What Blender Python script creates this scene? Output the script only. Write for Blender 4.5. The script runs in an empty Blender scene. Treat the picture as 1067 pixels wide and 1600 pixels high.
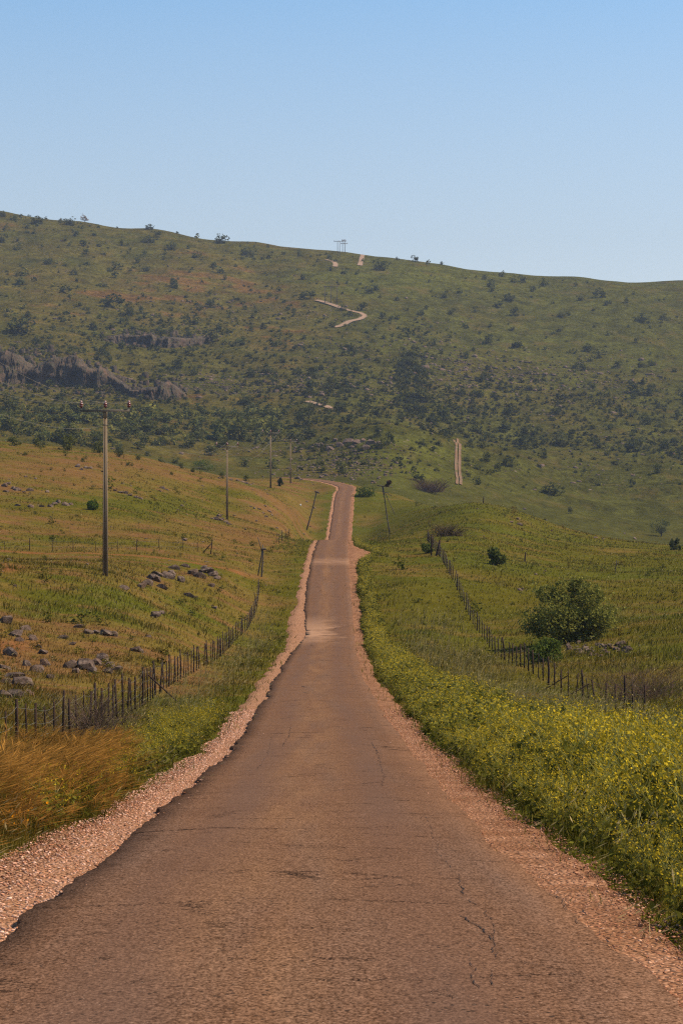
import bpy, bmesh, math, random
import numpy as np
from mathutils import Vector

random.seed(7)
rng = np.random.default_rng(7)
scene = bpy.context.scene
COL = scene.collection
R = math.radians

# ------------------------------------------------------------------ camera, light, exposure
F, CX, HZ = 3500.0, 533.5, 870.0          # focal length / centre / horizon row of the 1067x1600 photograph
EYE = 1.75                                # eye height above the road
cam = bpy.data.cameras.new('camera')
cam.sensor_fit = 'VERTICAL'; cam.sensor_height = 36.0
cam.lens = F / 1600 * 36
cam.shift_y = (HZ - 800) / 1600
cam.clip_start = 0.5; cam.clip_end = 20000
camo = bpy.data.objects.new('camera', cam); COL.objects.link(camo)
camo.location = (0, 0, EYE); camo.rotation_euler = (R(90), 0, 0)
scene.camera = camo

SUN_EL, SUN_AZ = R(50), R(84)             # azimuth measured from the view direction (+Y) towards +X
world = bpy.data.worlds.new('World'); scene.world = world
world.use_nodes = True
nt = world.node_tree; nt.nodes.clear()
sky = nt.nodes.new('ShaderNodeTexSky'); sky.sky_type = 'NISHITA'; sky.sun_disc = False
sky.sun_elevation = SUN_EL; sky.sun_rotation = SUN_AZ
sky.altitude = 0; sky.air_density = 1.0; sky.dust_density = 0.8; sky.ozone_density = 3.2
bg = nt.nodes.new('ShaderNodeBackground'); bg.inputs['Strength'].default_value = 0.090
wo = nt.nodes.new('ShaderNodeOutputWorld')
hs = nt.nodes.new('ShaderNodeHueSaturation'); tcw = nt.nodes.new('ShaderNodeTexCoord'); sx = nt.nodes.new('ShaderNodeSeparateXYZ'); mr = nt.nodes.new('ShaderNodeMapRange')
nt.links.new(tcw.outputs['Generated'], sx.inputs[0]); nt.links.new(sx.outputs['Z'], mr.inputs[0])   # paler, drier air low down; deeper blue higher up
for k_, v_ in ((1, 0.10), (2, 0.27), (3, 0.48), (4, 1.16)): mr.inputs[k_].default_value = v_
mv = nt.nodes.new('ShaderNodeMapRange'); nt.links.new(sx.outputs['Z'], mv.inputs[0])
for k_, v_ in ((1, 0.14), (2, 0.27), (3, 0.98), (4, 1.26)): mv.inputs[k_].default_value = v_
nt.links.new(mv.outputs[0], hs.inputs['Value']); nt.links.new(mr.outputs[0], hs.inputs['Saturation']); hs.inputs['Hue'].default_value = 0.492; nt.links.new(sky.outputs[0], hs.inputs['Color']); nt.links.new(hs.outputs[0], bg.inputs[0]); nt.links.new(bg.outputs[0], wo.inputs[0])

sun = bpy.data.lights.new('sun', 'SUN'); sun.energy = 4.3; sun.angle = R(0.5); sun.color = (1.0, 0.86, 0.66)
suno = bpy.data.objects.new('sun', sun); COL.objects.link(suno)
sd = Vector((math.cos(SUN_EL) * math.sin(SUN_AZ), math.cos(SUN_EL) * math.cos(SUN_AZ), math.sin(SUN_EL)))
suno.rotation_euler = sd.to_track_quat('Z', 'Y').to_euler()
suno.location = (60, 0, 80)
scene.view_settings.view_transform = 'Standard'; scene.view_settings.look = 'None'
scene.view_settings.exposure = 0.62; scene.view_settings.gamma = 1.0
scene.cycles.use_denoising = False; scene.cycles.pixel_filter_type = 'BLACKMAN_HARRIS'; scene.cycles.filter_width = 1.25
scene.cycles.volume_bounces = 0
scene.cycles.max_bounces = 6; scene.cycles.transparent_max_bounces = 8

# ------------------------------------------------------------------ helpers
def tag(o, label=None, cat=None, group=None, kind=None):
    if label: o['label'] = label
    if cat: o['category'] = cat
    if group: o['group'] = group
    if kind: o['kind'] = kind
    return o

def hash2(ix, iy, seed):
    h = (ix.astype(np.int64) * 374761393 + iy.astype(np.int64) * 668265263 + seed * 974634777) & 0x7fffffff
    h = ((h ^ (h >> 13)) * 1274126177) & 0x7fffffff
    return ((h ^ (h >> 16)) & 0xffff) / 65535.0

def vnoise(x, y, seed=0):
    ix = np.floor(x); iy = np.floor(y); fx = x - ix; fy = y - iy
    fx = fx * fx * fx * (fx * (fx * 6 - 15) + 10); fy = fy * fy * fy * (fy * (fy * 6 - 15) + 10)
    a = hash2(ix, iy, seed); b = hash2(ix + 1, iy, seed); c = hash2(ix, iy + 1, seed); d = hash2(ix + 1, iy + 1, seed)
    return (a + (b - a) * fx) * (1 - fy) + (c + (d - c) * fx) * fy

def fbm(x, y, seed=0, octs=4, gain=0.5):            # about -1..1
    s = 0; a = 1.0; t = 0
    ca, sa = math.cos(0.6), math.sin(0.6)
    for k in range(octs):
        s = s + a * (vnoise(x, y, seed + k * 17) * 2 - 1); t += a
        x, y = (x * ca - y * sa) * 2.03 + 13.7, (x * sa + y * ca) * 2.03 + 7.1
        a *= gain
    return s / t

def sstep(a, b, x):
    t = np.clip((x - a) / (b - a), 0, 1)
    return t * t * (3 - 2 * t)

def make_mesh(name, V, quads=None, tris=None, col=None, attrs=None, smooth=False):
    V = np.ascontiguousarray(V, dtype=np.float32).reshape(-1, 3)
    me = bpy.data.meshes.new(name)
    q = np.zeros((0, 4), np.int32) if quads is None else np.asarray(quads, np.int32).reshape(-1, 4)
    t = np.zeros((0, 3), np.int32) if tris is None else np.asarray(tris, np.int32).reshape(-1, 3)
    me.vertices.add(len(V)); me.vertices.foreach_set('co', V.ravel())
    loops = np.concatenate([q.ravel(), t.ravel()])
    me.loops.add(len(loops)); me.loops.foreach_set('vertex_index', loops)
    n = len(q) + len(t)
    me.polygons.add(n)
    starts = np.concatenate([np.arange(len(q)) * 4, len(q) * 4 + np.arange(len(t)) * 3]).astype(np.int32)
    me.polygons.foreach_set('loop_start', starts)
    if smooth: me.polygons.foreach_set('use_smooth', np.ones(n, bool))
    me.update(calc_edges=True)
    if col is not None:
        a = me.attributes.new('col', 'FLOAT_COLOR', 'POINT')
        c = np.ones((len(V), 4), np.float32); c[:, :3] = col
        a.data.foreach_set('color', c.ravel())
    for k, v in (attrs or {}).items():
        a = me.attributes.new(k, 'FLOAT', 'POINT'); a.data.foreach_set('value', np.asarray(v, np.float32).ravel())
    return me

def link(name, me, mat=None, parent=None):
    o = bpy.data.objects.new(name, me); COL.objects.link(o)
    if mat is not None and len(me.materials) == 0: me.materials.append(mat)
    if parent is not None: o.parent = parent
    return o

def empty(name, loc, parent=None):
    o = bpy.data.objects.new(name, None); COL.objects.link(o); o.location = loc
    o.empty_display_size = 0.3
    if parent is not None: o.parent = parent
    return o

class Mat:
    """small node-tree helper"""
    def __init__(s, name):
        s.m = bpy.data.materials.new(name); s.m.use_nodes = True
        s.t = s.m.node_tree; s.t.nodes.clear()
        s.out = s.n('ShaderNodeOutputMaterial')
    def n(s, typ, **kw):
        nd = s.t.nodes.new(typ)
        for k, v in kw.items(): setattr(nd, k, v)
        return nd
    def put(s, nd, **kw):
        for k, v in kw.items():
            sock = nd.inputs[int(k[1:])] if k[0] == '_' and k[1:].isdigit() else nd.inputs[k.replace('_', ' ')]
            if hasattr(v, 'is_output'): s.t.links.new(v, sock)
            else: sock.default_value = v
        return nd
    def pos(s): return s.n('ShaderNodeNewGeometry').outputs['Position']
    def attr(s, name, what='Color'):
        return s.n('ShaderNodeAttribute', attribute_name=name).outputs[what]
    def noise(s, vec, scale, detail=3, rough=0.55, dist=0.0):
        nd = s.n('ShaderNodeTexNoise'); s.put(nd, Vector=vec, Scale=scale, Detail=detail, Roughness=rough, Distortion=dist)
        return nd.outputs['Fac']
    def voro(s, vec, scale, feature='F1', out='Distance', rand=1.0):
        nd = s.n('ShaderNodeTexVoronoi', feature=feature); s.put(nd, Vector=vec, Scale=scale, Randomness=rand)
        return nd.outputs[out]
    def ramp(s, fac, a, b, ca=0.0, cb=1.0):
        nd = s.n('ShaderNodeMapRange'); s.put(nd, Value=fac, _1=a, _2=b, _3=ca, _4=cb); return nd.outputs[0]
    def math(s, op, a, b=0.0):
        nd = s.n('ShaderNodeMath', operation=op); s.put(nd, _0=a, _1=b); return nd.outputs[0]
    def mix(s, fac, a, b, mode='MIX'):
        nd = s.n('ShaderNodeMix', data_type='RGBA', blend_type=mode)
        for i, v in ((0, fac), (6, a), (7, b)):
            if hasattr(v, 'is_output'): s.t.links.new(v, nd.inputs[i])
            else: nd.inputs[i].default_value = v if i == 0 else (tuple(v) + (1,))[:4]
        return nd.outputs[2]
    def scale_vec(s, vec, sx, sy, sz):
        nd = s.n('ShaderNodeMapping'); s.put(nd, Vector=vec); nd.inputs['Scale'].default_value = (sx, sy, sz); return nd.outputs[0]
    def combine(s, x, y, z=0.0):
        nd = s.n('ShaderNodeCombineXYZ'); s.put(nd, _0=x, _1=y, _2=z); return nd.outputs[0]
    def bump(s, h, strength, dist):
        nd = s.n('ShaderNodeBump'); s.put(nd, Strength=strength, Distance=dist, Height=h); return nd.outputs[0]
    def surf(s, color, rough=0.9, normal=None, spec=0.2, metallic=0.0):
        b = s.n('ShaderNodeBsdfPrincipled')
        s.put(b, Roughness=rough, Metallic=metallic); b.inputs['Specular IOR Level'].default_value = spec
        if hasattr(color, 'is_output'): s.t.links.new(color, b.inputs['Base Color'])
        else: b.inputs['Base Color'].default_value = tuple(color) + (1,)
        if normal is not None: s.t.links.new(normal, b.inputs['Normal'])
        s.t.links.new(b.outputs[0], s.out.inputs[0]); return s.m

# ------------------------------------------------------------------ terrain: one height field
# road profile: distance ahead, height relative to the eye, centre-line offset
ROAD = np.array([(-40, -0.75, -.2), (0, -1.75, -.22), (8, -2.12, -.24), (11, -2.30, -.25), (15, -2.50, -.28), (21, -2.86, -.34), (32, -3.44, -.42), (39, -3.81, -.44),
    (49, -4.28, -.48), (63, -4.70, -.55), (77, -5.06, -.75), (100, -5.50, -.98), (119, -5.80, -1.1), (150, -6.05, -1.08), (170, -5.86, -1.06), (186, -4.80, -1.1),
    (205, -3.00, -1.2), (235, -.72, -1.25), (270, 1.15, -1.2), (311, 2.40, -1.2), (345, 2.2, -1.1), (380, 1.6, -1.0), (430, 2.2, -.8), (467, 4.1, -.6), (510, 9.2, -.1),
    (545, 13.9, .35), (562, 16.0, .65)])
dd = np.arange(-40, 562.01, 1.0)
def smooth1(v, k):
    w = np.hanning(k + 2)[1:-1]; w /= w.sum()
    return np.convolve(np.pad(v, k // 2, mode='edge'), w, mode='valid')
rz = smooth1(np.interp(dd, ROAD[:, 0], ROAD[:, 1]), 9)
rx = smooth1(np.interp(dd, ROAD[:, 0], ROAD[:, 2]), 21)
road_z = lambda d: np.interp(d, dd, rz)
road_x = lambda d: np.interp(d, dd, rx)
BEND = [(0.65, 562, 16.0), (1.3, 576, 17.4), (1.1, 590, 18.6), (-0.8, 604, 19.7), (-4, 616, 20.8), (-9, 627, 21.9), (-16, 636, 22.6), (-25, 643, 22.2), (-40, 650, 21)]

CTRL = []
def c_px(d, pts):
    for px, s in pts:
        CTRL.append(((px - CX) / F * d, d, -(s - HZ) / F * d))
for d in (-35, -10, 12, 25, 36):
    z0 = float(road_z(d)); x0 = float(road_x(d))
    for off, dz in ((-30, 1.6), (-16, .9), (-9, .35), (-5, .05), (0, 0), (5, 0.0), (9, -.1), (16, -.5), (30, -1.2)):
        CTRL.append((x0 + off, d, z0 + dz))
for d in (50, 70, 95, 130, 168, 205, 250, 311, 345, 380, 430, 467, 520, 555):
    for off in (-3, 3): CTRL.append((float(road_x(d)) + off, d, float(road_z(d))))
c_px(50, [(39, 1177), (-300, 1100), (1000, 1200), (1500, 1190)])
c_px(70, [(188, 1108), (0, 1095), (-300, 1020), (850, 1125), (1150, 1132), (1600, 1110)])
c_px(95, [(270, 1058), (0, 1030), (-250, 960), (700, 1092), (960, 1113), (1300, 1090)])
c_px(130, [(340, 1015), (200, 975), (0, 950), (-200, 880), (640, 1038), (840, 1055), (1060, 1050), (1300, 1010)])
c_px(165, [(165, 898), (0, 884), (300, 962), (395, 982), (-200, 830), (650, 1002), (774, 1018), (890, 1003), (1060, 985), (1300, 960)])
c_px(205, [(400, 908), (300, 887), (150, 873), (0, 868), (-250, 800), (600, 920), (712, 928), (900, 944), (1060, 940), (1300, 920)])
c_px(250, [(410, 868), (250, 840), (0, 815), (-250, 760), (600, 876), (690, 872), (850, 893), (1060, 902), (1300, 895)])
c_px(311, [(440, 840), (355, 826), (200, 790), (0, 762), (-250, 720), (600, 848), (700, 840), (850, 862), (1060, 874), (1300, 870)])
c_px(390, [(450, 824), (355, 798), (200, 746), (0, 718), (-250, 690), (595, 842), (650, 822), (760, 803), (850, 832), (930, 846), (1060, 858), (1300, 864)])
c_px(450, [(480, 822), (424, 774), (330, 752), (200, 724), (0, 701), (-250, 675), (580, 838), (610, 829), (650, 810), (700, 792), (740, 785), (830, 806), (930, 838), (1000, 850), (1067, 857), (1300, 862)])
c_px(520, [(480, 796), (454, 776), (400, 764), (350, 748), (280, 730), (200, 713), (100, 701), (0, 690), (-250, 668), (590, 800), (620, 796), (660, 790), (700, 796), (760, 806), (850, 842), (1067, 880), (1300, 885)])
c_px(555, [(585, 777), (620, 780), (660, 788), (700, 802)])
c_px(575, [(515, 774), (500, 770), (485, 769), (470, 766)])
c_px(583, [(454, 759), (400, 751), (330, 742), (200, 713), (100, 703), (0, 693), (-250, 672), (590, 768), (630, 775), (670, 797), (850, 862), (1067, 900), (1300, 900)])
c_px(640, [(420, 752), (490, 756), (540, 768), (590, 775)])
c_px(710, [(0, 727), (200, 748), (400, 782), (500, 785), (600, 795), (750, 832), (1067, 880), (-250, 710), (1300, 890)])
c_px(800, [(0, 702), (200, 717), (400, 745), (500, 745), (600, 742), (750, 780), (900, 820), (1067, 840), (-250, 690), (1300, 850)])
c_px(900, [(0, 676), (200, 690), (400, 715), (500, 712), (600, 698), (700, 722), (850, 765), (1067, 785), (-250, 665), (1300, 790)])
c_px(1000, [(0, 650), (200, 665), (400, 690), (500, 690), (600, 668), (700, 691), (800, 713), (1067, 737), (-250, 635), (1300, 745)])
c_px(1050, [(600, 661), (700, 682), (800, 702), (1067, 719)])
c_px(1120, [(0, 618), (200, 632), (400, 658), (500, 650), (600, 664), (700, 689), (800, 708), (1067, 723), (-250, 600), (1300, 728)])
c_px(1250, [(0, 574), (200, 598), (400, 615), (550, 617), (700, 642), (850, 668), (1067, 680), (-250, 550), (1300, 690)])
c_px(1400, [(0, 520), (200, 545), (400, 560), (550, 562), (700, 582), (850, 605), (1067, 620), (-250, 500), (1300, 630)])
c_px(1600, [(0, 450), (200, 470), (400, 490), (550, 492), (700, 512), (850, 532), (1067, 546), (-250, 430), (1300, 560)])
c_px(1800, [(0, 385), (200, 405), (400, 427), (550, 435), (700, 452), (850, 471), (1067, 485), (-250, 365), (1300, 500)])
SKYL = [(-250, 308), (0, 331), (130, 347), (240, 357), (400, 378), (500, 390), (560, 397), (640, 405), (700, 414), (800, 427), (900, 433), (1067, 439), (1300, 452)]
c_px(2000, SKYL)
for px, s in SKYL[::2]:
    z = -(s - HZ) / F * 2000
    for d in (2300, 3200, 5200): CTRL.append(((px - CX) / F * d, d, z - 6 - (d - 2300) * 0.004))
CTRL = np.array(CTRL)
def tcoord(x, d):
    a = np.clip(x / (0.06 * np.maximum(d, 0) + 6), -3.6, 3.6)
    return a * 0.9, np.log(d + 60) * 3.2
def tps_k(r2): return np.where(r2 > 1e-12, 0.5 * r2 * np.log(r2 + 1e-12), 0.0)
ca, cv = tcoord(CTRL[:, 0], CTRL[:, 1]); cq = CTRL[:, 2] / (CTRL[:, 1] + 60)
N = len(CTRL)
A = np.zeros((N + 3, N + 3))
A[:N, :N] = tps_k((ca[:, None] - ca) ** 2 + (cv[:, None] - cv) ** 2) + np.eye(N) * 3e-6
P_ = np.stack([np.ones(N), ca, cv], 1); A[:N, N:] = P_; A[N:, :N] = P_.T
WTS = np.linalg.solve(A, np.concatenate([cq, np.zeros(3)]))
def tps(x, d):
    a, v = tcoord(x, d); q = WTS[N] + WTS[N + 1] * a + WTS[N + 2] * v
    for i in range(N): q = q + WTS[i] * tps_k((a - ca[i]) ** 2 + (v - cv[i]) ** 2)
    return q * (d + 60)

rows = np.concatenate([np.arange(-40, 0, 1.0), np.arange(0, 120, .5), np.arange(120, 340, 1.0), np.arange(340, 700, 2.0), np.arange(700, 1100, 3.0),
                       np.arange(1100, 2150, 4.0), np.arange(2150, 5201, 70.0)])
NC = 421
u = np.linspace(-1, 1, NC); tcol = u * (0.35 + 0.65 * u * u)
half = lambda d: 26 + 0.30 * np.maximum(d, 0)
GX = tcol[None, :] * half(rows)[:, None]; GD = np.repeat(rows[:, None], NC, 1)
GZ = tps(GX, GD)
# relief: hummocks near, gullies and ledges on the far slopes
far = sstep(620, 1000, GD)
GZ += (1 - far) * (0.10 * fbm(GX / 3.1, GD / 3.1, 3, 3) + 0.35 * fbm(GX / 17, GD / 17, 5, 3) * sstep(30, 120, GD))
lowhill = 1 - sstep(1500, 1900, GD)
GZ += far * (1 - sstep(1850, 2050, GD) * 0.6) * (3.4 * fbm(GX / 95, GD / 120, 11, 4) + 1.3 * fbm(GX / 22, GD / 30, 12, 3))
ledge = fbm(GX / 260, GD / 260, 21, 2) * 1.3 + GD / 62.0
GZ += far * lowhill * 2.6 * (sstep(0.62, 0.86, ledge - np.floor(ledge)) - (ledge - np.floor(ledge)))
# flatten the bed of the road
nearr = GD[:, 0] < 700
off = np.where(GD <= 562, np.abs(GX - road_x(GD)), 1e6)
bedz = road_z(GD).copy()
bp = np.array(BEND); fine = []
for (x0, d0, z0), (x1, d1, z1) in zip(BEND[:-1], BEND[1:]):
    for k in range(8): fine.append((x0 + (x1 - x0) * k / 8, d0 + (d1 - d0) * k / 8, z0 + (z1 - z0) * k / 8))
fine = np.array(fine); fine[:, 0] = smooth1(fine[:, 0], 9); fine[:, 1] = smooth1(fine[:, 1], 5)
for bx, bd, bz in fine:
    m = (np.abs(GD - bd) < 14) & (np.abs(GX - bx) < 14)
    r = np.hypot(GX[m] - bx, GD[m] - bd)
    o = off[m]; b = bedz[m]; better = r < o
    o[better] = r[better]; b[better] = bz; off[m] = o; bedz[m] = b
w = sstep(4.0, 9.5, off)
GZ = (bedz - 0.16) * (1 - w) + GZ * w
GZ += EYE
def ground(x, d):
    x = np.asarray(x, float); d = np.asarray(d, float)
    fi = np.interp(d, rows, np.arange(len(rows))); i = np.clip(fi.astype(int), 0, len(rows) - 2); fr = fi - i
    def row(i):
        tt = np.clip(x / half(rows[i]), -1, 1)
        fj = np.interp(tt, tcol, np.arange(NC)); j = np.clip(fj.astype(int), 0, NC - 2); g = fj - j
        return GZ[i, j] * (1 - g) + GZ[i, j + 1] * g
    return row(i) * (1 - fr) + row(i + 1) * fr
DSCAN = np.concatenate([np.arange(9, 120, .4), np.arange(120, 700, 1.5), np.arange(700, 2300, 4)])
def at(px, s, dmin=0.0):
    """ground point first met by the sight line through photo pixel (px, s); vectorised"""
    px = np.atleast_1d(np.asarray(px, float)); s = np.atleast_1d(np.asarray(s, float))
    x = (px[:, None] - CX) / F * DSCAN[None, :]
    D = np.broadcast_to(DSCAN, x.shape)
    sg = HZ - (ground(x.ravel(), D.ravel()).reshape(x.shape) - EYE) * F / D
    ok = (sg <= s[:, None]) & (D >= dmin)
    idx = np.where(ok.any(1), ok.argmax(1), len(DSCAN) - 30)
    d = DSCAN[idx]; x = (px - CX) / F * d
    return x, d, ground(x, d)
def at1(px, s, dmin=0.0):
    x, d, z = at(px, s, dmin); return float(x[0]), float(d[0]), float(z[0])
def pxof(x, d): return CX + x / d * F
def rowof(z, d): return HZ - (z - EYE) * F / d

# ------------------------------------------------------------------ what grows where (plain surface colours)
GREEN = np.array((0.079, 0.066, 0.0090)); OLIVE = np.array((0.108, 0.076, 0.017)); DRY = np.array((0.132, 0.075, 0.023))
EARTH = np.array((0.17, 0.070, 0.026)); HILLG = np.array((0.052, 0.050, 0.009)); HILLO = np.array((0.082, 0.060, 0.012))
LUSH = np.array((0.071, 0.071, 0.010)); STONE = np.array((0.20, 0.145, 0.11))
def nco(x, d, a, b): return x / (a + b * np.maximum(d, 0)), np.log(1 + b * np.maximum(d, 0) / a) / b + np.minimum(d, 0) / a
def blob(px, s, cx, cy, rx, ry): return np.exp(-((px - cx) / rx) ** 2 - ((s - cy) / ry) ** 2)
def cover(x, d, z):
    """returns colour of the plant cover and bare-earth share at world points"""
    dd_ = np.maximum(d, 6); px = pxof(x, dd_); s = rowof(z, dd_)
    n1 = fbm(*nco(x, d, 4, .03), 31, 4); n2 = fbm(*nco(x, d, 1.2, .01), 41, 3)
    n3 = fbm(*nco(x, d, 9, .03), 51, 3)
    near = (1 - sstep(600, 720, d))
    left = 1 - sstep(-6, -3, x - np.interp(d, dd, rx))
    # near fields
    n4 = fbm(*nco(x, d, .5, .006), 47, 3)
    dry = 0.30 * left + 0.12 + 0.62 * n1 + 0.42 * n2 + .25 * n4
    dry += near * (0.55 * blob(px, s, 60, 1010, 110, 45) + 0.35 * blob(px, s, 200, 1040, 120, 40) + 0.5 * blob(px, s, 80, 820, 160, 16) + 0.45 * blob(px, s, 380, 840, 70, 25)
            + 0.5 * blob(px, s, 200, 735, 220, 28) + 0.5 * blob(px, s, 430, 800, 60, 25) - 0.6 * blob(px, s, 200, 790, 170, 16) - 0.35 * blob(px, s, 120, 940, 90, 18)
            - 0.30 * blob(px, s, 900, 900, 200, 60) - 0.25 * blob(px, s, 720, 970, 70, 60) + 0.30 * blob(px, s, 1000, 925, 110, 8) + .25 * blob(px, s, 640, 890, 50, 30)
            - 0.4 * blob(px, s, 700, 800, 110, 22))
    dry = np.clip(dry, 0, 1)[..., None]
    g = GREEN + (LUSH - GREEN) * np.clip(0.5 + n3, 0, 1)[..., None]
    c = g * (1 - sstep(0.0, 0.5, dry)) + OLIVE * sstep(0.0, 0.5, dry)
    c = c + (DRY - c) * sstep(0.45, 1.0, dry)
    # far slopes
    hd = 0.28 * (1 - sstep(430, 620, px)) + 0.05 + 0.5 * n1 + 0.3 * n2
    hd = hd + 0.45 * blob(px, s, 330, 450, 260, 45) + 0.3 * blob(px, s, 480, 490, 60, 20) - 0.55 * blob(px, s, 600, 435, 190, 24) - 0.2 * blob(px, s, 850, 500, 200, 60) \
        + 0.35 * blob(px, s, 760, 590, 160, 25) - 0.5 * blob(px, s, 640, 715, 70, 35) - 0.45 * blob(px, s, 900, 770, 250, 45)
    hd = np.clip(hd, 0, 1)[..., None]
    hg = HILLG + (LUSH * 0.95 - HILLG) * np.clip(0.9 * blob(px, s, 600, 435, 200, 26) + 0.9 * blob(px, s, 640, 725, 90, 45) + .35 * blob(px, s, 900, 500, 220, 80) + .3 * n3, 0, 1)[..., None]
    hc = hg * (1 - hd) + HILLO * hd
    hc = hc + (EARTH * .75 - hc) * (sstep(0.72, 1.0, hd + 0.3 * n2[..., None]) * .5)
    nn = near[..., None]
    col = c * nn + hc * (1 - nn)
    bs_ = near * left * sstep(.46, .70, dry[..., 0] * .5 + .55 * n2 +   .35 * n4) * .65
    bs_ = np.maximum(bs_, near * left * (d < 150) * np.clip(1.1 * blob(px, s, 15, 1020, 60, 50) * (.55 + .9 * n2 + .7 * n4), 0, .85))
    col = col + (np.array((.135, .068, .028)) - col) * bs_[..., None]
    bare = np.clip(near * sstep(0.45, 0.75, dry[..., 0] + .45 * n2) + bs_, 0, 1)
    return col, bare
gcol, gbare = cover(GX, GD, GZ)
# bare farm track across the left field, red soil heaps
px_, s_ = pxof(GX, np.maximum(GD, 6)), rowof(GZ, np.maximum(GD, 6))
trk = (1 - sstep(1.5, 2.4, np.abs(GD - (212 + 1.2 * np.sin(GX / 5)) ))) * (1 - sstep(-9.5, -8, GX)) * (0.5 + 0.5 * vnoise(GX / 1.4, GD / 1.4, 77))
soil = np.clip(blob(px_, s_, 12, 888, 28, 7) + 0.9 * blob(px_, s_, 15, 1010, 35, 12), 0, 1) * (GD < 300)
eb = np.clip(trk + soil, 0, 1)
gcol = gcol * (1 - eb[..., None]) + EARTH * eb[..., None]
shade = 0.86 + 0.14 * 2 * vnoise(*nco(GX, GD, .4, .004), 91)
gcol *= shade[..., None]

m = Mat('ground_cover')
p = m.pos(); base = m.attr('col'); farf = m.attr('far', 'Fac')
nf = m.noise(p, 9.0, 4, .65); nh = m.noise(m.scale_vec(p, 1, .6, 1), 0.33, 5, .68)
k = m.mix(farf, m.ramp(nf, .3, .7, .55, 1.35), m.math('MULTIPLY', m.ramp(nh, .32, .68, .55, 1.45), m.ramp(m.noise(m.scale_vec(p, 1, .5, 1), .085, 4, .6), .35, .65, .72, 1.3)))
colr = m.mix(1.0, base, k, 'MULTIPLY')
colr = m.mix(1.0, colr, m.mix(m.noise(m.scale_vec(p, 1, .5, 1), .9, 5, .72), (.55, .55, .55), (1.45, 1.42, 1.38)), 'MULTIPLY')
tan = m.math('MULTIPLY', m.math('MULTIPLY', m.ramp(m.noise(m.scale_vec(p, 1, .45, 1), .05, 6, .72), .54, .66, 0, 1), farf), .6)
colr = m.mix(tan, colr, (0.105, 0.072, 0.020))
sp = m.voro(p, 0.28, 'F1'); spn = m.noise(p, 0.03, 2)
spk = m.math('MULTIPLY', m.math('MULTIPLY', m.ramp(sp, .16, .26, 1, 0), m.ramp(spn, .45, .6, 0, 1)), m.math('MULTIPLY', farf, 0.55))
colr = m.mix(spk, colr, (0.028, 0.034, 0.013))
rk = m.voro(p, 0.19, 'F1'); rkn = m.noise(p, 0.022, 3)
rks = m.math('MULTIPLY', m.math('MULTIPLY', m.ramp(rk, .10, .16, 1, 0), m.ramp(rkn, .52, .6, 0, 1)), m.math('MULTIPLY', farf, 0.8))
colr = m.mix(rks, colr, STONE * .9)
bm_ = m.bump(m.math('ADD', m.math('MULTIPLY', m.noise(p, 6.0, 4, .6), .05), m.math('MULTIPLY', m.math('MULTIPLY', m.noise(p, .3, 5, .7), 1.9), farf)), 1.0, 1.0)
M_GROUND = m.surf(colr, 1.0, bm_, 0.0)
nr = len(rows); idx = np.arange(nr * NC).reshape(nr, NC)
quads = np.stack([idx[:-1, :-1], idx[:-1, 1:], idx[1:, 1:], idx[1:, :-1]], -1).reshape(-1, 4)
gm = make_mesh('terrain', np.stack([GX, GD, GZ], -1), quads, col=gcol.reshape(-1, 3), attrs={'far': far}, smooth=True)
tag(link('terrain', gm, M_GROUND), 'grassy fields and long green hillside', None, None, 'structure')

# ------------------------------------------------------------------ road, verges, far road pieces
rpts = np.concatenate([np.stack([rx, dd, rz], 1)[:-1], fine])
seg = np.concatenate([[0], np.cumsum(np.hypot(np.diff(rpts[:, 0]), np.diff(rpts[:, 1])))])
def centre(sv):
    return np.stack([np.interp(sv, seg, rpts[:, k]) for k in range(3)], 1)
S0 = 40.0                                             # arc length at the camera
sv = np.concatenate([np.arange(0, S0 + 60, .12), np.arange(S0 + 60, S0 + 200, .3), np.arange(S0 + 200, seg[-1], .8)])
Cn = centre(sv); T = centre(sv + .8) - centre(sv - .8); T[:, 2] = 0; T /= np.linalg.norm(T, axis=1)[:, None]
Nr = np.stack([T[:, 1], -T[:, 0], T[:, 2]], 1)        # points right
dist = sv - S0
HW = 2.0
ragL = 0.16 * fbm(dist / 1.3, dist * 0 + 3.3, 61, 4, .65) + .13 * fbm(dist / 7, dist * 0 + 1.3, 62, 2); ragR = 0.10 * fbm(dist / 1.1, dist * 0 + 9.3, 63, 4, .6) + .10 * fbm(dist / 8, dist * 0 + 4.3, 64, 2)
ragL = ragL - 0.25 * np.exp(-((dist - 168) / 12.0) ** 2) * 1.6
hl = HW + ragL; hr = HW + ragR
def ribbon(name, lats, zoffs, mat, cn=Cn, nr_=Nr, dst=dist):
    """lats / zoffs: lists of per-row arrays"""
    L = np.stack([np.broadcast_to(l, dst.shape) for l in lats], 1); Z = np.stack([np.broadcast_to(z, dst.shape) for z in zoffs], 1)
    V = cn[:, None, :] + nr_[:, None, :] * L[..., None]; V[..., 2] += Z + EYE
    n, mcols = L.shape; ii = np.arange(n * mcols).reshape(n, mcols)
    q = np.stack([ii[:-1, :-1], ii[:-1, 1:], ii[1:, 1:], ii[1:, :-1]], -1).reshape(-1, 4)
    me = make_mesh(name, V, q, attrs={'lat': L, 'along': np.repeat(dst[:, None], mcols, 1)}, smooth=True)
    return link(name, me, mat)
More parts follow.
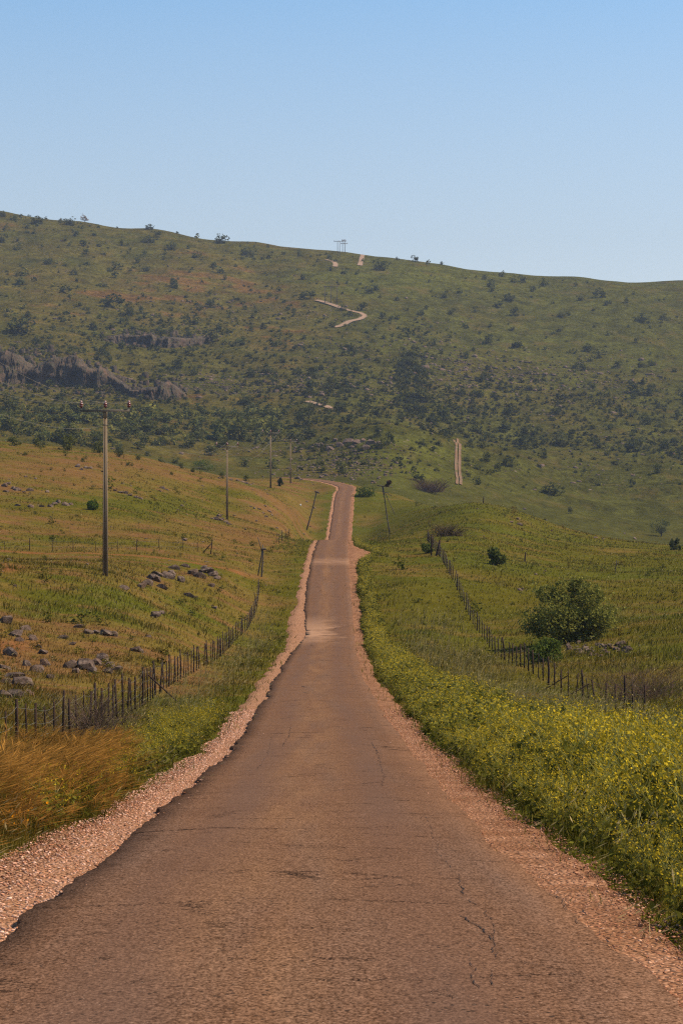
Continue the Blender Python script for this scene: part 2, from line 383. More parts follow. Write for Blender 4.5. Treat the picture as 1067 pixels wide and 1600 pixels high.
def road_mat():
    m = Mat('worn_asphalt'); p = m.pos(); lat = m.attr('lat', 'Fac'); al = m.attr('along', 'Fac'); uv = m.combine(lat, al)
    base = m.mix(m.noise(p, .5, 3), (0.110, 0.058, 0.036), (0.152, 0.082, 0.050))
    sand = m.math('MULTIPLY', m.ramp(m.math('ABSOLUTE', m.math('ADD', lat, m.math('MULTIPLY', m.noise(uv, .12, 2), .6))), .15, 1.0, 1, 0), m.ramp(m.noise(m.scale_vec(uv, 1.6, .14, 1), 1.0, 4), .35, .7, 0, .75))
    base = m.mix(sand, base, (0.190, 0.102, 0.055))
    grey = m.ramp(m.noise(m.scale_vec(uv, .9, .05, 1), 1.5, 3), .45, .75, 0, .5)
    base = m.mix(grey, base, (0.112, 0.074, 0.058))
    agg = m.noise(m.scale_vec(p, 1, .45, 1), 48, 2, .7); agg2 = m.noise(m.scale_vec(p, 1, .55, 1), 13, 5, .8)
    base = m.mix(1.0, base, m.mix(m.ramp(agg, .32, .68), (.36, .34, .32), (1.7, 1.68, 1.62)), 'MULTIPLY')
    base = m.mix(1.0, base, m.mix(m.ramp(agg2, .3, .7), (.70, .68, .66), (1.30, 1.31, 1.32)), 'MULTIPLY')
    wheel = m.math('MULTIPLY', m.ramp(m.math('ABSOLUTE', m.math('SUBTRACT', m.math('ABSOLUTE', m.math('ADD', lat, .05)), .95)), .12, .5, 1, 0), m.ramp(m.noise(m.scale_vec(uv, 1.2, .08, 1), 1.0, 4), .3, .6, .1, .5))
    base = m.mix(wheel, base, (0.112, 0.064, 0.046))
    pit = m.math('MULTIPLY', m.ramp(m.voro(m.scale_vec(p, 1, .5, 1), 15), .14, .24, 1, 0), m.ramp(m.noise(p, 1.6, 4), .42, .58, 0, 1))
    base = m.mix(m.math('MULTIPLY', pit, .8), base, (0.028, 0.02, 0.016))
    chip = m.math('MULTIPLY', m.ramp(m.voro(m.scale_vec(p, 1, .6, 1), 26), .10, .17, 1, 0), m.ramp(m.noise(p, 3.1, 3), .45, .6, 0, .7))
    base = m.mix(chip, base, (0.36, 0.235, 0.165))
    # fine transverse and network cracks
    dv = m.n('ShaderNodeVectorMath', operation='ADD'); m.put(dv, _0=m.scale_vec(uv, .30, .62, 1), _1=m.scale_vec(m.n('ShaderNodeTexNoise').outputs['Color'], .26, .30, 0))
    m.put(dv.inputs[1].links[0].from_node.inputs[0].links[0].from_node, Vector=m.scale_vec(uv, 2.4, 2.4, 1), Detail=4)
    ce = m.voro(dv.outputs[0], 1.0, 'DISTANCE_TO_EDGE')
    crack = m.math('MULTIPLY', m.ramp(ce, .002, .011, 1, 0), m.ramp(m.noise(uv, .8, 4, .6), .47, .58, 0, 1))
    base = m.mix(m.math('MULTIPLY', crack, .85), base, (0.02, 0.014, 0.012))
    # wash of sand over the low point
    wash = m.math('MULTIPLY', m.math('MULTIPLY', m.ramp(al, 152, 168), m.ramp(al, 172, 186, 1, 0)), m.ramp(m.math('ADD', m.noise(uv, .5, 3), m.math('MULTIPLY', lat, -.14)), .38, .62, 0, .9))
    wash2 = m.math('MULTIPLY', m.math('MULTIPLY', m.ramp(al, 232, 238), m.ramp(al, 240, 248, 1, 0)), m.ramp(m.noise(uv, .6, 3), .3, .5, 0, .45))
    base = m.mix(m.math('MAXIMUM', wash, wash2), base, (0.33, 0.185, 0.11))
    bz = m.math('ADD', m.math('MULTIPLY', m.noise(p, 55, 3, .7), .010), m.math('MULTIPLY', crack, -.02))
    bz = m.math('ADD', bz, m.math('MULTIPLY', m.noise(p, 1.1, 3), .03))
    return m.surf(base, .92, m.bump(bz, .8, 1.0), .0)
def gravel_mat():
    m = Mat('pink_gravel'); p = m.pos()
    nd = m.n('ShaderNodeTexVoronoi'); m.put(nd, Vector=p, Scale=22.0)
    b = m.mix(m.ramp(nd.outputs['Color'], .1, .9), (0.33, 0.160, 0.088), (0.54, 0.295, 0.175))
    b = m.mix(m.ramp(nd.outputs['Distance'], .35, .75, 0, .75), b, (0.10, 0.04, 0.02))
    b = m.mix(m.ramp(m.noise(p, .7, 4), .45, .7, 0, .55), b, (0.30, 0.14, 0.065))
    rs_ = m.ramp(m.attr('lat', 'Fac'), 1.2, 2.2)
    b = m.mix(m.math('MULTIPLY', rs_, m.ramp(m.noise(p, 1.3, 5, .65), .38, .62, .15, .85)), b, (0.155, 0.068, 0.034))
    b = m.mix(m.math('MULTIPLY', m.ramp(m.attr('lat', 'Fac'), -1.5, 1.5, .35, 1), m.ramp(m.noise(p, 2.1, 5, .7), .54, .68, 0, .6)), b, (0.15, 0.075, 0.04))
    b = m.mix(1.0, b, m.mix(m.noise(p, 30, 3, .8), (.45, .45, .45), (1.5, 1.5, 1.5)), 'MULTIPLY')
    h = m.math('ADD', m.math('MULTIPLY', nd.outputs['Distance'], -.04), m.math('MULTIPLY', m.noise(p, 8, 3), .03))
    return m.surf(b, .95, m.bump(h, 1, 1), .0)
M_ROAD = road_mat(); M_GRAVEL = gravel_mat()
vl = 2.70 + .28 * fbm(dist / 3, dist * 0, 71, 3) + 0.55 * np.exp(-((dist - 17) / 9.0) ** 2); vr = 2.66 + .24 * fbm(dist / 3, dist * 0, 73, 3) + 1.9 * np.exp(-((dist - 258) / 13.0) ** 2)
vl = vl + 0.45 * np.exp(-((dist - 178) / 14.0) ** 2)
tag(ribbon('gravel_verge', [-vl - .25, -vl, -2.4, 0, 2.4, vr, vr + .25], [-.34, -.115, -.10, -.10, -.10, -.115, -.34], M_GRAVEL), None, None, None, 'structure')
lats = [-hl - .03, -hl] + [x * HW for x in (-.8, -.6, -.4, -.2, 0, .2, .4, .6, .8)] + [hr, hr + .03]
crown = [-.14, -.035] + [-.02, -.01, 0, 0, 0, 0, 0, -.01, -.02] + [-.04, -.14]
tag(ribbon('road', lats, crown, M_ROAD), None, None, None, 'structure')

def drape(name, pix, width, mat, lift=.35, seglen=3.0):
    """ribbon over the terrain through visible ground points"""
    pts = np.array([at1(*q) for q in pix])
    if pts[0, 1] > 600:
        L = np.concatenate([[0], np.cumsum(np.hypot(np.diff(pts[:, 0]), np.diff(pts[:, 1])))])
        ss = np.arange(0, L[-1], seglen); x = smooth1(np.interp(ss, L, pts[:, 0]), 7); d = smooth1(np.interp(ss, L, pts[:, 1]), 7)
    t = np.stack([np.gradient(x), np.gradient(d)], 1); t /= np.linalg.norm(t, axis=1)[:, None] + 1e-9
    V = []
    wv = width * (1 + .15 * fbm(ss / 9, ss * 0, 5, 2))
    for k in (-1, -.5, 0, .5, 1):
        xx = x + t[:, 1] * k * wv / 2; yy = d - t[:, 0] * k * wv / 2
        V.append(np.stack([xx, yy, np.maximum(ground(xx, yy), ground(x, d) - .4) + lift], 1))
    V = np.stack(V, 1); n = len(ss); ii = np.arange(n * 5).reshape(n, 5)
    q = np.stack([ii[:-1, :-1], ii[:-1, 1:], ii[1:, 1:], ii[1:, :-1]], -1).reshape(-1, 4)
    me = make_mesh(name, V, q, attrs={'lat': np.tile(np.linspace(-width / 2, width / 2, 5), (n, 1)), 'along': np.repeat(ss[:, None] + 900, 5, 1)}, smooth=True)
    return tag(link(name, me, mat), None, None, None, 'structure')
m = Mat('pale_road'); pz = m.pos()
ed = m.ramp(m.math('ADD', m.math('MULTIPLY', m.math('ABSOLUTE', m.attr('lat', 'Fac')), .45), m.noise(pz, .35, 4)), 1.15, 1.45)
M_PALE = m.surf(m.mix(ed, m.mix(m.noise(pz, .25, 3), (0.21, 0.125, 0.075), (0.29, 0.18, 0.11)), (0.09, 0.07, 0.022)), .95)
m = Mat('track_soil'); pz = m.pos()
ed = m.ramp(m.noise(pz, .18, 5, .7), .52, .62)
M_TRACK = m.surf(m.mix(ed, m.mix(m.noise(pz, .5, 4), (0.11, 0.065, 0.030), (0.19, 0.10, 0.05)), (0.075, 0.065, 0.017)), .95)
drape('hill_road', [(478, 627), (486, 629), (496, 632), (506, 636), (516, 639), (520, 642)], 5.5, M_PALE)
drape('hill_road', [(490, 470), (511, 475), (524, 479), (536, 483), (546, 487), (558, 489), (571, 494), (562, 500), (544, 505), (520, 512)], 5.5, M_PALE)
drape('hill_road', [(507, 406), (516, 407.5), (522, 410), (525, 413), (523, 418)], 5.5, M_PALE)
drape('hill_road', [(567, 398.5), (565, 405), (562, 416)], 4.5, M_PALE)
drape('farm_track', [(709, 687), (713, 700), (712.5, 715), (712, 730), (714.5, 750), (713.5, 762)], 1.0, M_TRACK)
drape('farm_track', [(714.5, 687), (718.5, 700), (718, 715), (717.5, 730), (720, 750), (719.5, 764)], 1.1, M_TRACK)
#PART2
# ------------------------------------------------------------------ materials of the plants and built things
def leaf_mat(name, trans=.35):
    m = Mat(name); c = m.attr('col'); c2 = m.mix(1.0, c, m.mix(m.noise(m.pos(), 1.7, 2), (.72, .74, .72), (1.28, 1.26, 1.2)), 'MULTIPLY')
    d = m.n('ShaderNodeBsdfDiffuse'); t = m.n('ShaderNodeBsdfTranslucent'); g = m.n('ShaderNodeMixShader')
    m.put(d, Color=c2); m.put(t, Color=c2); m.put(g, _0=trans, _1=d.outputs[0], _2=t.outputs[0])
    m.t.links.new(g.outputs[0], m.out.inputs[0]); return m.m
M_GRASS = leaf_mat('grass_blades', .5); M_LEAF = leaf_mat('leaves', .32); M_FLOWER = leaf_mat('mustard_plants', .3); M_TWIG = leaf_mat('dry_twigs', .0)
def simple_mat(name, a, b, scale=3.0, rough=.85, bumpd=.01, spec=.2, sx=1, sy=1, sz=1):
    m = Mat(name); tc = m.n('ShaderNodeTexCoord').outputs['Object']; v = m.scale_vec(tc, sx, sy, sz)
    n = m.noise(v, scale, 5, .65)
    return m.surf(m.mix(m.ramp(n, .3, .7), a, b), rough, m.bump(n, .7, bumpd), spec)
M_CONC = simple_mat('weathered_concrete', (0.155, 0.108, 0.066), (0.25, 0.18, 0.115), 2.0, sz=.25)
M_STEEL = simple_mat('galvanised_steel', (0.075, 0.058, 0.042), (0.15, 0.12, 0.09), 6, .6)
M_CERAM = simple_mat('brown_ceramic', (0.10, 0.018, 0.014), (0.16, 0.03, 0.022), 4, .25, .001, .5)
M_CAP = simple_mat('pale_cap', (0.30, 0.17, 0.15), (0.40, 0.26, 0.23), 9, .5)
M_CABLE = simple_mat('aluminium_cable', (0.12, 0.10, 0.075), (0.18, 0.15, 0.11), 1, .5)
M_RUST = simple_mat('rusty_post', (0.020, 0.011, 0.008), (0.055, 0.028, 0.017), 8, .9)
M_WIRE = simple_mat('old_wire', (0.09, 0.085, 0.07), (0.15, 0.14, 0.11), 3, .6)
M_WOOD = simple_mat('grey_timber', (0.055, 0.042, 0.034), (0.13, 0.10, 0.08), 5, .95, .02, .1, sz=.2)
m = Mat('lichen_rock'); tc = m.pos(); oi = m.n('ShaderNodeObjectInfo').outputs['Random']
n1_ = m.noise(tc, 1.1, 6, .7); c_ = m.mix(m.ramp(n1_, .35, .68), (0.050, 0.032, 0.024), (0.19, 0.125, 0.09))
c_ = m.mix(m.ramp(m.noise(tc, 3.3, 4, .7), .52, .66, 0, .8), c_, (0.25, 0.18, 0.135)); c_ = m.mix(m.ramp(m.noise(tc, .45, 3), .55, .7, 0, .6), c_, (0.17, 0.085, 0.05))
M_ROCK = m.surf(c_, .95, m.bump(m.noise(tc, 2.4, 6, .75), 1.0, .25), .1)
m = Mat('cliff_rock'); tc = m.pos(); v_ = m.scale_vec(tc, 1, 1, .35)
c_ = m.mix(m.ramp(m.noise(v_, .22, 6, .72), .35, .65), (0.026, 0.019, 0.013), (0.125, 0.088, 0.055)); c_ = m.mix(m.ramp(m.noise(tc, .12, 4), .52, .66, 0, .7), c_, (0.17, 0.095, 0.058))
c_ = m.mix(m.ramp(m.noise(tc, .5, 5, .7), .54, .62, 0, .8), c_, (0.05, 0.06, 0.022))
M_CLIFF = m.surf(c_, .95, m.bump(m.noise(v_, .45, 7, .75), 1.0, 2.2), .1)

# ------------------------------------------------------------------ plant builders
def blades(P, h, w, lean, col, tipcol=None, yaw=None):
    n = len(P); yaw = rng.uniform(0, math.pi, n) if yaw is None else yaw
    s = np.stack([np.cos(yaw), np.sin(yaw), np.zeros(n)], 1) * (w / 2)[:, None]
    L = np.concatenate([lean, np.zeros((n, 1))], 1); up = np.zeros((n, 3)); up[:, 2] = h
    mid = P + L * .32 + up * .58; tip = P + L + up
    V = np.stack([P - s, P + s, mid - s * .8, mid + s * .8, tip], 1)
    b = np.arange(n)[:, None] * 5
    c = np.repeat(col[:, None, :], 5, 1)
    if tipcol is not None: c[:, 4] = tipcol; c[:, 2:4] = c[:, 2:4] * .45 + tipcol[:, None] * .55
    return V.reshape(-1, 3), b + np.array([0, 1, 3, 2]), b + np.array([2, 3, 4]), c.reshape(-1, 3)
def heads(tip, lean, h, length, w, col):
    n = len(tip); dirv = np.concatenate([lean, h[:, None] * .45], 1); dirv /= np.linalg.norm(dirv, axis=1)[:, None] + 1e-9
    yaw = rng.uniform(0, math.pi, n); s = np.stack([np.cos(yaw), np.sin(yaw), np.zeros(n)], 1) * (w / 2)[:, None]
    a = tip - dirv * length[:, None] * .3; e = tip + dirv * length[:, None] * .7; mid = (a + e) / 2
    V = np.stack([a, mid - s, e, mid + s], 1); b = np.arange(n)[:, None] * 4
    return V.reshape(-1, 3), b + np.array([0, 1, 2, 3]), np.zeros((0, 3), int), np.repeat(col, 4, 0)
class Acc:
    def __init__(s): s.V = []; s.Q = []; s.T = []; s.C = []; s.k = 0
    def add(s, V, Q, T, C):
        s.V.append(V); s.Q.append(np.asarray(Q, int).reshape(-1, 4) + s.k); s.T.append(np.asarray(T, int).reshape(-1, 3) + s.k); s.C.append(np.broadcast_to(C, (len(V), 3))); s.k += len(V)
    def mesh(s, name, smooth=False):
        return make_mesh(name, np.concatenate(s.V), np.concatenate(s.Q), np.concatenate(s.T), np.concatenate(s.C), smooth=smooth)
def tube(path, rad, sides=5, cap=True):
    path = np.asarray(path, float); n = len(path); rad = np.broadcast_to(np.asarray(rad, float), (n,))
    t = np.gradient(path, axis=0); t /= np.linalg.norm(t, axis=1)[:, None] + 1e-12
    ref = np.where(np.abs(t[:, 2:3]) > .9, np.array([[1., 0, 0]]), np.array([[0, 0, 1.]]))
    a = np.cross(t, ref); a /= np.linalg.norm(a, axis=1)[:, None]; b = np.cross(t, a)
    an = np.arange(sides) / sides * 2 * math.pi
    V = path[:, None] + rad[:, None, None] * (a[:, None] * np.cos(an)[None, :, None] + b[:, None] * np.sin(an)[None, :, None])
    ii = np.arange(n * sides).reshape(n, sides); jj = np.roll(ii, -1, 1)
    Q = np.stack([ii[:-1], ii[1:], jj[1:], jj[:-1]], -1).reshape(-1, 4)
    T = []
    if cap:
        for r in (ii[0], ii[-1][::-1]): T += [(r[0], r[k], r[k + 1]) for k in range(1, sides - 1)]
    return V.reshape(-1, 3), Q, np.array(T, int).reshape(-1, 3)
def leaf_quads(P, size, col, flat=.3):
    n = len(P); a = rng.normal(size=(n, 3)); a /= np.linalg.norm(a, axis=1)[:, None]; b = rng.normal(size=(n, 3)); b = np.cross(a, b); b /= np.linalg.norm(b, axis=1)[:, None]
    a *= size[:, None] * .62; b *= size[:, None] * .36
    V = np.stack([P - a, P - b * .9 + a * .1, P + a, P + b], 1); q = np.arange(n)[:, None] * 4 + np.arange(4)
    return V.reshape(-1, 3), q, np.zeros((0, 3), int), np.repeat(col, 4, 0)
def crown_points(n, nb, seed, flat=.7, spread=.62, open_=0.0):
    """leaf positions gathered in uneven clumps; unit width, base near z=0"""
    r = np.random.default_rng(seed)
    c = r.normal(size=(nb, 3)); c /= np.linalg.norm(c, axis=1)[:, None]; c *= (r.uniform(.15, 1, nb) ** .6)[:, None] * spread
    rad = r.uniform(.18, .42, nb); k = r.integers(0, nb, n)
    d = r.normal(size=(n, 3)); d /= np.linalg.norm(d, axis=1)[:, None]
    P = c[k] + d * (rad[k] * r.uniform(.45, 1.08, n) ** .5)[:, None]
    P[:, 2] = P[:, 2] * flat; P[:, 2] -= np.quantile(P[:, 2], .03); P[:, 2] = np.abs(P[:, 2])
    P[:, :2] *= .5 / np.quantile(np.hypot(P[:, 0], P[:, 1]), .985)
    P[:, 2] /= np.quantile(P[:, 2], .985)
    return P, k
def shrub_mesh(name, n, nb, seed, leaf, c0, c1, stems=6, flat=.7):
    """unit shrub: width 1, height 1"""
    P, k = crown_points(n, nb, seed, flat); r = np.random.default_rng(seed + 1)
    cl = r.uniform(0, 1, nb)[k] * .6 + r.uniform(0, 1, n) * .4
    col = np.array(c0) + (np.array(c1) - np.array(c0)) * cl[:, None]
    a = Acc(); a.add(*leaf_quads(P, r.uniform(.6, 1.25, n) * leaf, col))
    for i in range(stems):
        e = P[r.integers(0, n)] * (.75, .75, .8); b0 = np.array((r.normal() * .04, r.normal() * .04, -.06)); md = (b0 + e) / 2 + r.normal(size=3) * .05
        a.add(*tube([b0, md, e], [.022, .014, .005], 4), (0.045, 0.033, 0.024))
    return a.mesh(name)
def place(name, me, x, y, z, sx, sy, sz, rz, mat, label, cat, group=None):
    o = bpy.data.objects.new(name, me); COL.objects.link(o)
    if len(me.materials) == 0: me.materials.append(mat)
    o.location = (x, y, z); o.scale = (sx, sy, sz); o.rotation_euler = (0, 0, rz)
    return tag(o, label, cat, group)

# ------------------------------------------------------------------ power line
def frustum(a, x0, x1, y0, y1, z0, z1, x2, x3, y2, y3, c=0):
    V = np.array([(x0, y0, z0), (x1, y0, z0), (x1, y1, z0), (x0, y1, z0), (x2, y2, z1), (x3, y2, z1), (x3, y3, z1), (x2, y3, z1)], float)
    a.add(V, [(0, 3, 2, 1), (4, 5, 6, 7), (0, 1, 5, 4), (1, 2, 6, 5), (2, 3, 7, 6), (3, 0, 4, 7)], [], (1, 1, 1))
def lathe(a, prof, sides=10, loc=(0, 0, 0)):
    an = np.arange(sides) / sides * 2 * math.pi; n = len(prof)
    V = np.array([[(r * math.cos(t) + loc[0], r * math.sin(t) + loc[1], z + loc[2]) for t in an] for r, z in prof])
    ii = np.arange(n * sides).reshape(n, sides); jj = np.roll(ii, -1, 1)
    a.add(V.reshape(-1, 3), np.stack([ii[:-1], jj[:-1], jj[1:], ii[1:]], -1).reshape(-1, 4), [(ii[-1][0], ii[-1][k], ii[-1][k + 1]) for k in range(1, sides - 1)], (1, 1, 1))
def build_pole():
    root = empty('utility_pole', (0, 0, 0))
    a = Acc(); H = 12.0
    # H-section concrete shaft: two flanges and a recessed web, tapering
    frustum(a, -.19, -.09, -.16, .16, -.8, H, -.125, -.06, -.11, .11); frustum(a, .09, .19, -.16, .16, -.8, H, .06, .125, -.11, .11)
    frustum(a, -.092, .092, -.07, .07, -.8, H - .02, -.062, .062, -.05, .05)
    frustum(a, -.13, .13, -.115, .115, H - .55, H + .02, -.125, .125, -.112, .112)
    link('shaft', a.mesh('shaft'), M_CONC, root)
    a = Acc(); frustum(a, -1.8, 1.8, -.17, -.118, H - .09, H + .07, -1.8, 1.8, -.17, -.118); frustum(a, -1.8, 1.8, -.22, -.172, H - .09, H - .05, -1.8, 1.8, -.22, -.172)
    frustum(a, -.02, .02, -.16, .125, H + .025, H + .075, -.02, .02, -.16, .125)
    link('crossarm', a.mesh('crossarm'), M_STEEL, root)
    for xx, yy in ((-1.74, -.145), (0, 0), (1.74, -.145)):
        a = Acc(); lathe(a, [(.05, 0), (.05, .05), (.13, .10), (.14, .17), (.09, .19), (.15, .25), (.15, .32), (.09, .35), (.085, .40)], 10, (xx, yy, H + .18))
        ins = link('insulator', a.mesh('insulator'), M_CERAM, root)
        a = Acc(); lathe(a, [(.02, 0), (.02, .2)], 6, (xx, yy, H + .03)); link('pin', a.mesh('pin'), M_STEEL, ins)
        a = Acc(); lathe(a, [(.087, 0), (.10, .04), (.07, .13), (.03, .15)], 10, (xx, yy, H + .581)); link('cap', a.mesh('cap'), M_CAP, ins)
    a = Acc(); frustum(a, -.15, .15, -.14, .14, H - 1.1, H - 1.0, -.148, .148, -.139, .139); frustum(a, .15, .22, -.03, .03, H - 1.09, H - 1.01, .15, .22, -.03, .03)
    link('clamp', a.mesh('clamp'), M_STEEL, root)
    return root
def kids(o): return list(o.children)
def copy_tree(o, parent=None):
    c = o.copy(); COL.objects.link(c); c.parent = parent
    for ch in kids(o): copy_tree(ch, c)
    return c
pole0 = build_pole(); PG = 'concrete power poles along the left field'
pdef = [(165, 902, 'tall concrete power pole nearest the camera, standing in the left field', .0), (355, 812, 'concrete power pole with stones at its foot on the grassy slope', .0),
        (423, 763, 'concrete power pole standing next to the small round shrub on the ridge', .0), (454, 755, 'smallest concrete power pole, the one closest to where the road bends', .0)]
tops = []
ptop = [644, 698, 677, 690]
for i, (px, s, lab, rz_) in enumerate(pdef):
    o = pole0 if i == 0 else copy_tree(pole0)
    x, d, z = at1(px, s)
    h = (s - ptop[i]) * d / F; k = h / 12.0
    o.location = (x, d, z); o.scale = (k, k, k); o.rotation_euler = (0, 0, R((-2, 3, 4, 6)[i]))
    tag(o, lab, 'power pole', PG); tops.append((x, d, z, k))
# cables, hanging freely between the poles, from a pole behind the camera's left to the towers on the hill
hx, hd, hzz = at1(517, 474)
spans = [(-16.5, 42, tops[0][2] - .5, 1.0)] + tops + [(hx, hd, hzz + 2.0, 1.0)]
def cable(off, dz, label, last=True, rad=.008):
    pts = []; sp = spans if last else spans[:5]
    for (x0, d0, z0, k0), (x1, d1, z1, k1) in zip(sp[:-1], sp[1:]):
        n = 26; t = np.linspace(0, 1, n)[:-1]; L = abs(d1 - d0); sag = min(2.7, L * .02) if L < 400 else 24
        pts.append(np.stack([x0 + off * k0 + (x1 + off * k1 - x0 - off * k0) * t, d0 + (d1 - d0) * t, z0 + dz * k0 + (z1 + dz * k1 - z0 - dz * k0) * t - 4 * sag * t * (1 - t)], 1))
    pts = np.concatenate(pts + [np.array([(sp[-1][0] + off, sp[-1][1], sp[-1][2] + dz)])])
    rr = np.where(pts[:, 1] > 600, rad, np.maximum(rad, pts[:, 1] * 0.00003))
    a = Acc(); a.add(*tube(pts, rr, 5), (1, 1, 1))
    tag(link('power_cable', a.mesh('power_cable', True), M_CABLE), label, 'cable', 'overhead cables of the power line')
cable(-1.74, 12.62, 'leftmost of the three bare overhead cables on the insulators of the pole tops'); cable(0, 12.62, 'middle bare overhead cable on the top insulators of the poles')
cable(1.74, 12.62, 'rightmost of the three bare overhead cables on the insulators of the pole tops'); cable(.2, 10.95, 'lower single overhead cable clamped below the crossarms of the poles', False)
def tower(px, s, h, legs, arms, label):
    x, d, z = at1(px, s); root = empty('power_tower', (x, d, z))
    for lx in legs:
        a = Acc(); a.add(*tube([(lx, 0, -1.5), (lx, 0, h)], [.28, .2], 6), (1, 1, 1)); link('leg', a.mesh('leg'), M_WOOD, root)
    for az, hw, cx_ in arms:
        a = Acc(); frustum(a, cx_ - hw, cx_ + hw, -.55, -.3, az - .18, az + .18, cx_ - hw, cx_ + hw, -.55, -.3); link('crossarm', a.mesh('crossarm'), M_WOOD, root)
        for ix in (-hw + .2, 0, hw - .2):
            a = Acc(); lathe(a, [(.12, 0), (.2, .3), (.12, .7)], 6, (cx_ + ix, -.42, az + .19)); link('insulator', a.mesh('insulator'), M_CERAM, root)
    return tag(root, label, 'power tower', 'timber power towers up on the hill')
tower(517, 474, 13, (-4.4, 0, 4.4), [(12.3, 5.6, 0)], 'three legged timber power tower above the hairpin bend of the hill road')
tower(529, 402, 14.0, (-.9, .9), [(13.6, 4.0, 0)], 'left one of two thin power towers against the sky on the skyline')
tower(537, 396, 11.5, (-1.0, 1.0), [(10.4, 2.2, .2), (8.2, 3.0, .4), (11.3, 1.6, 0)], 'right one of two thin power towers on the skyline, with several crossarms')

# ------------------------------------------------------------------ fences
def post_part(root, x, d, h, w, leanx=0, leand=0, name='post', round_=False, mat=None):
    z = float(ground(x, d)); ox, oy, oz = root.location; a = Acc()
    if round_:
        n = 5; t = np.linspace(0, 1, n); a.add(*tube(np.stack([x - ox + leanx * t + w * .3 * np.sin(t * 5 + x), d - oy + leand * t, z - oz - .25 + (h + .25) * t], 1), w * (1 - .3 * t), 6), (1, 1, 1))
    else:                                            # angle-iron post
        for (x0, x1, y0, y1) in ((-w, w, -w * .25, w * .25), (-w, -w * .5, w * .25, w)):
            V = [(x - ox + xx + (leanx if zz > 0 else 0), d - oy + yy + (leand if zz > 0 else 0), z - oz + zz) for zz in (-.25, h) for xx, yy in ((x0, y0), (x1, y0), (x1, y1), (x0, y1))]
            a.add(np.array(V), [(0, 3, 2, 1), (4, 5, 6, 7), (0, 1, 5, 4), (1, 2, 6, 5), (2, 3, 7, 6), (3, 0, 4, 7)], [], (1, 1, 1))
    return link(name, a.mesh(name), mat or M_RUST, root), (x + leanx, d + leand, z + h)
def fence(label, pts, hfun, wires, braces=(), thick=5, wpost=.027, name='wire_fence', group=None):
    x0, d0 = pts[0]; root = empty(name, (x0, d0, float(ground(x0, d0))))
    info = []
    for i, (x, d) in enumerate(pts):
        big = i % thick == 2; h = hfun(d) * (1.12 if big else random.uniform(.88, 1.03)); lx, ld = random.gauss(0, .035), random.gauss(0, .03)
        if random.random() < .06: lx += random.choice((-.2, .2))
        post_part(root, x, d, h, max(wpost * (1.7 if big else 1.0) * random.uniform(.85, 1.15), d * .00013), lx, ld, round_=big or random.random() < .3); info.append((x, d, float(ground(x, d)), h, lx, ld))
    for f in wires:
        P = []
        for (x, d, z, h, lx, ld) in info: P.append((x + lx * f - root.location.x, d + ld * f - root.location.y, z - root.location.z + f * h * .97 + random.gauss(0, .012)))
        P = np.array(P); mid = (P[:-1] + P[1:]) / 2; mid[:, 2] -= .025
        full = np.empty((len(P) * 2 - 1, 3)); full[::2] = P; full[1::2] = mid
        a = Acc(); a.add(*tube(full, np.maximum(.0035, (full[:, 1] + d0) * .00003), 4), (1, 1, 1)); link('wire', a.mesh('wire'), M_WIRE, root)
    for i, dx, ddx in braces:
        x, d, z, h, lx, ld = info[i]; xe, de = x + dx, d + ddx; ox, oy, oz = root.location
        a = Acc(); a.add(*tube([(x - ox, d - oy, z - oz + h * .8), (xe - ox, de - oy, float(ground(xe, de)) - oz - .1)], .03, 5), (1, 1, 1)); link('brace', a.mesh('brace'), M_RUST, root)
    return tag(root, label, 'fence', group)
ls = []; d = 43.5
while d < 203: ls.append((float(road_x(d)) - 6.15 + .12 * math.sin(d / 9), d)); d += random.uniform(1.35, 2.0) * (.93 if d < 80 else 1.06)
ls = ls[:96]
fence('long rusty wire fence with closely set thin posts along the left side of the road', ls, lambda d: 1.2, (.18, .42, .66, .93), braces=[(24, 1.2, .6)])
rs = []; d = 87.0
while d < 300: rs.append((float(road_x(d)) + 12.3 + .35 * math.sin(d / 40), d)); d += random.uniform(2.5, 3.3)
fence('long rusty wire fence with widely set posts running along the right side', rs, lambda d: 1.38, (.2, .45, .7, .95), braces=[(6, -1.6, 1.0), (9, -1.6, 1.3)], wpost=.038)
bf = [at1(px, s)[:2] for px, s in ((-40, 862), (8, 862), (47, 861), (83, 862), (115, 861), (150, 862), (184, 862), (214, 862), (250, 861), (286, 861), (309, 862))]
fence('low sagging fence of thin posts behind the red earth track in the left field', bf, lambda d: 1.1, (.4, .85), wpost=.03)
ff = [at1(px, s)[:2] for px, s in ((432, 851), (436, 850), (441, 846), (446, 842), (451, 838))]
fence('short leftover fence posts beside the yellow weeds left of the road crest', ff, lambda d: 1.35, (.5, .9), wpost=.035)
def lone_post(name, px, s, h, w, lx, ld, label, cat, extra=(), dmin=0, mat=None, group=None):
    x, d, z = at1(px, s, dmin); root = empty(name, (x, d, z)); k = d / F
    post_part(root, x, d, h * k, w * k, lx * k, ld, 'shaft', True, mat)
    for nm, (ax, az), (bx, bz), rr in extra:
        n = 4; t = np.linspace(0, 1, n); a = Acc()
        a.add(*tube(np.stack([(ax + (bx - ax) * t) * k, np.zeros(n) - .05, (az + (bz - az) * t) * k + .02 * np.sin(t * 4)], 1), rr * k, 5), (1, 1, 1)); link(nm, a.mesh(nm), mat or M_RUST, root)
    return tag(root, label, cat, group)
lone_post('corner_post', 409, 903, 50, 1.6, 2, 0, 'tall knotty dark corner post at the far end of the left roadside fence', 'post', [('brace', (1, 40), (-6, 0), 1.0), ('rail', (-6, 62), (1, 38), .7), ('wire_coil', (-1, 42), (7, 44), 1.6)], mat=M_WOOD)
lone_post('strainer_post', 674, 869, 33, 1.7, 0, 0, 'upright dark post of the pair where the right fence goes over the crest', 'post')
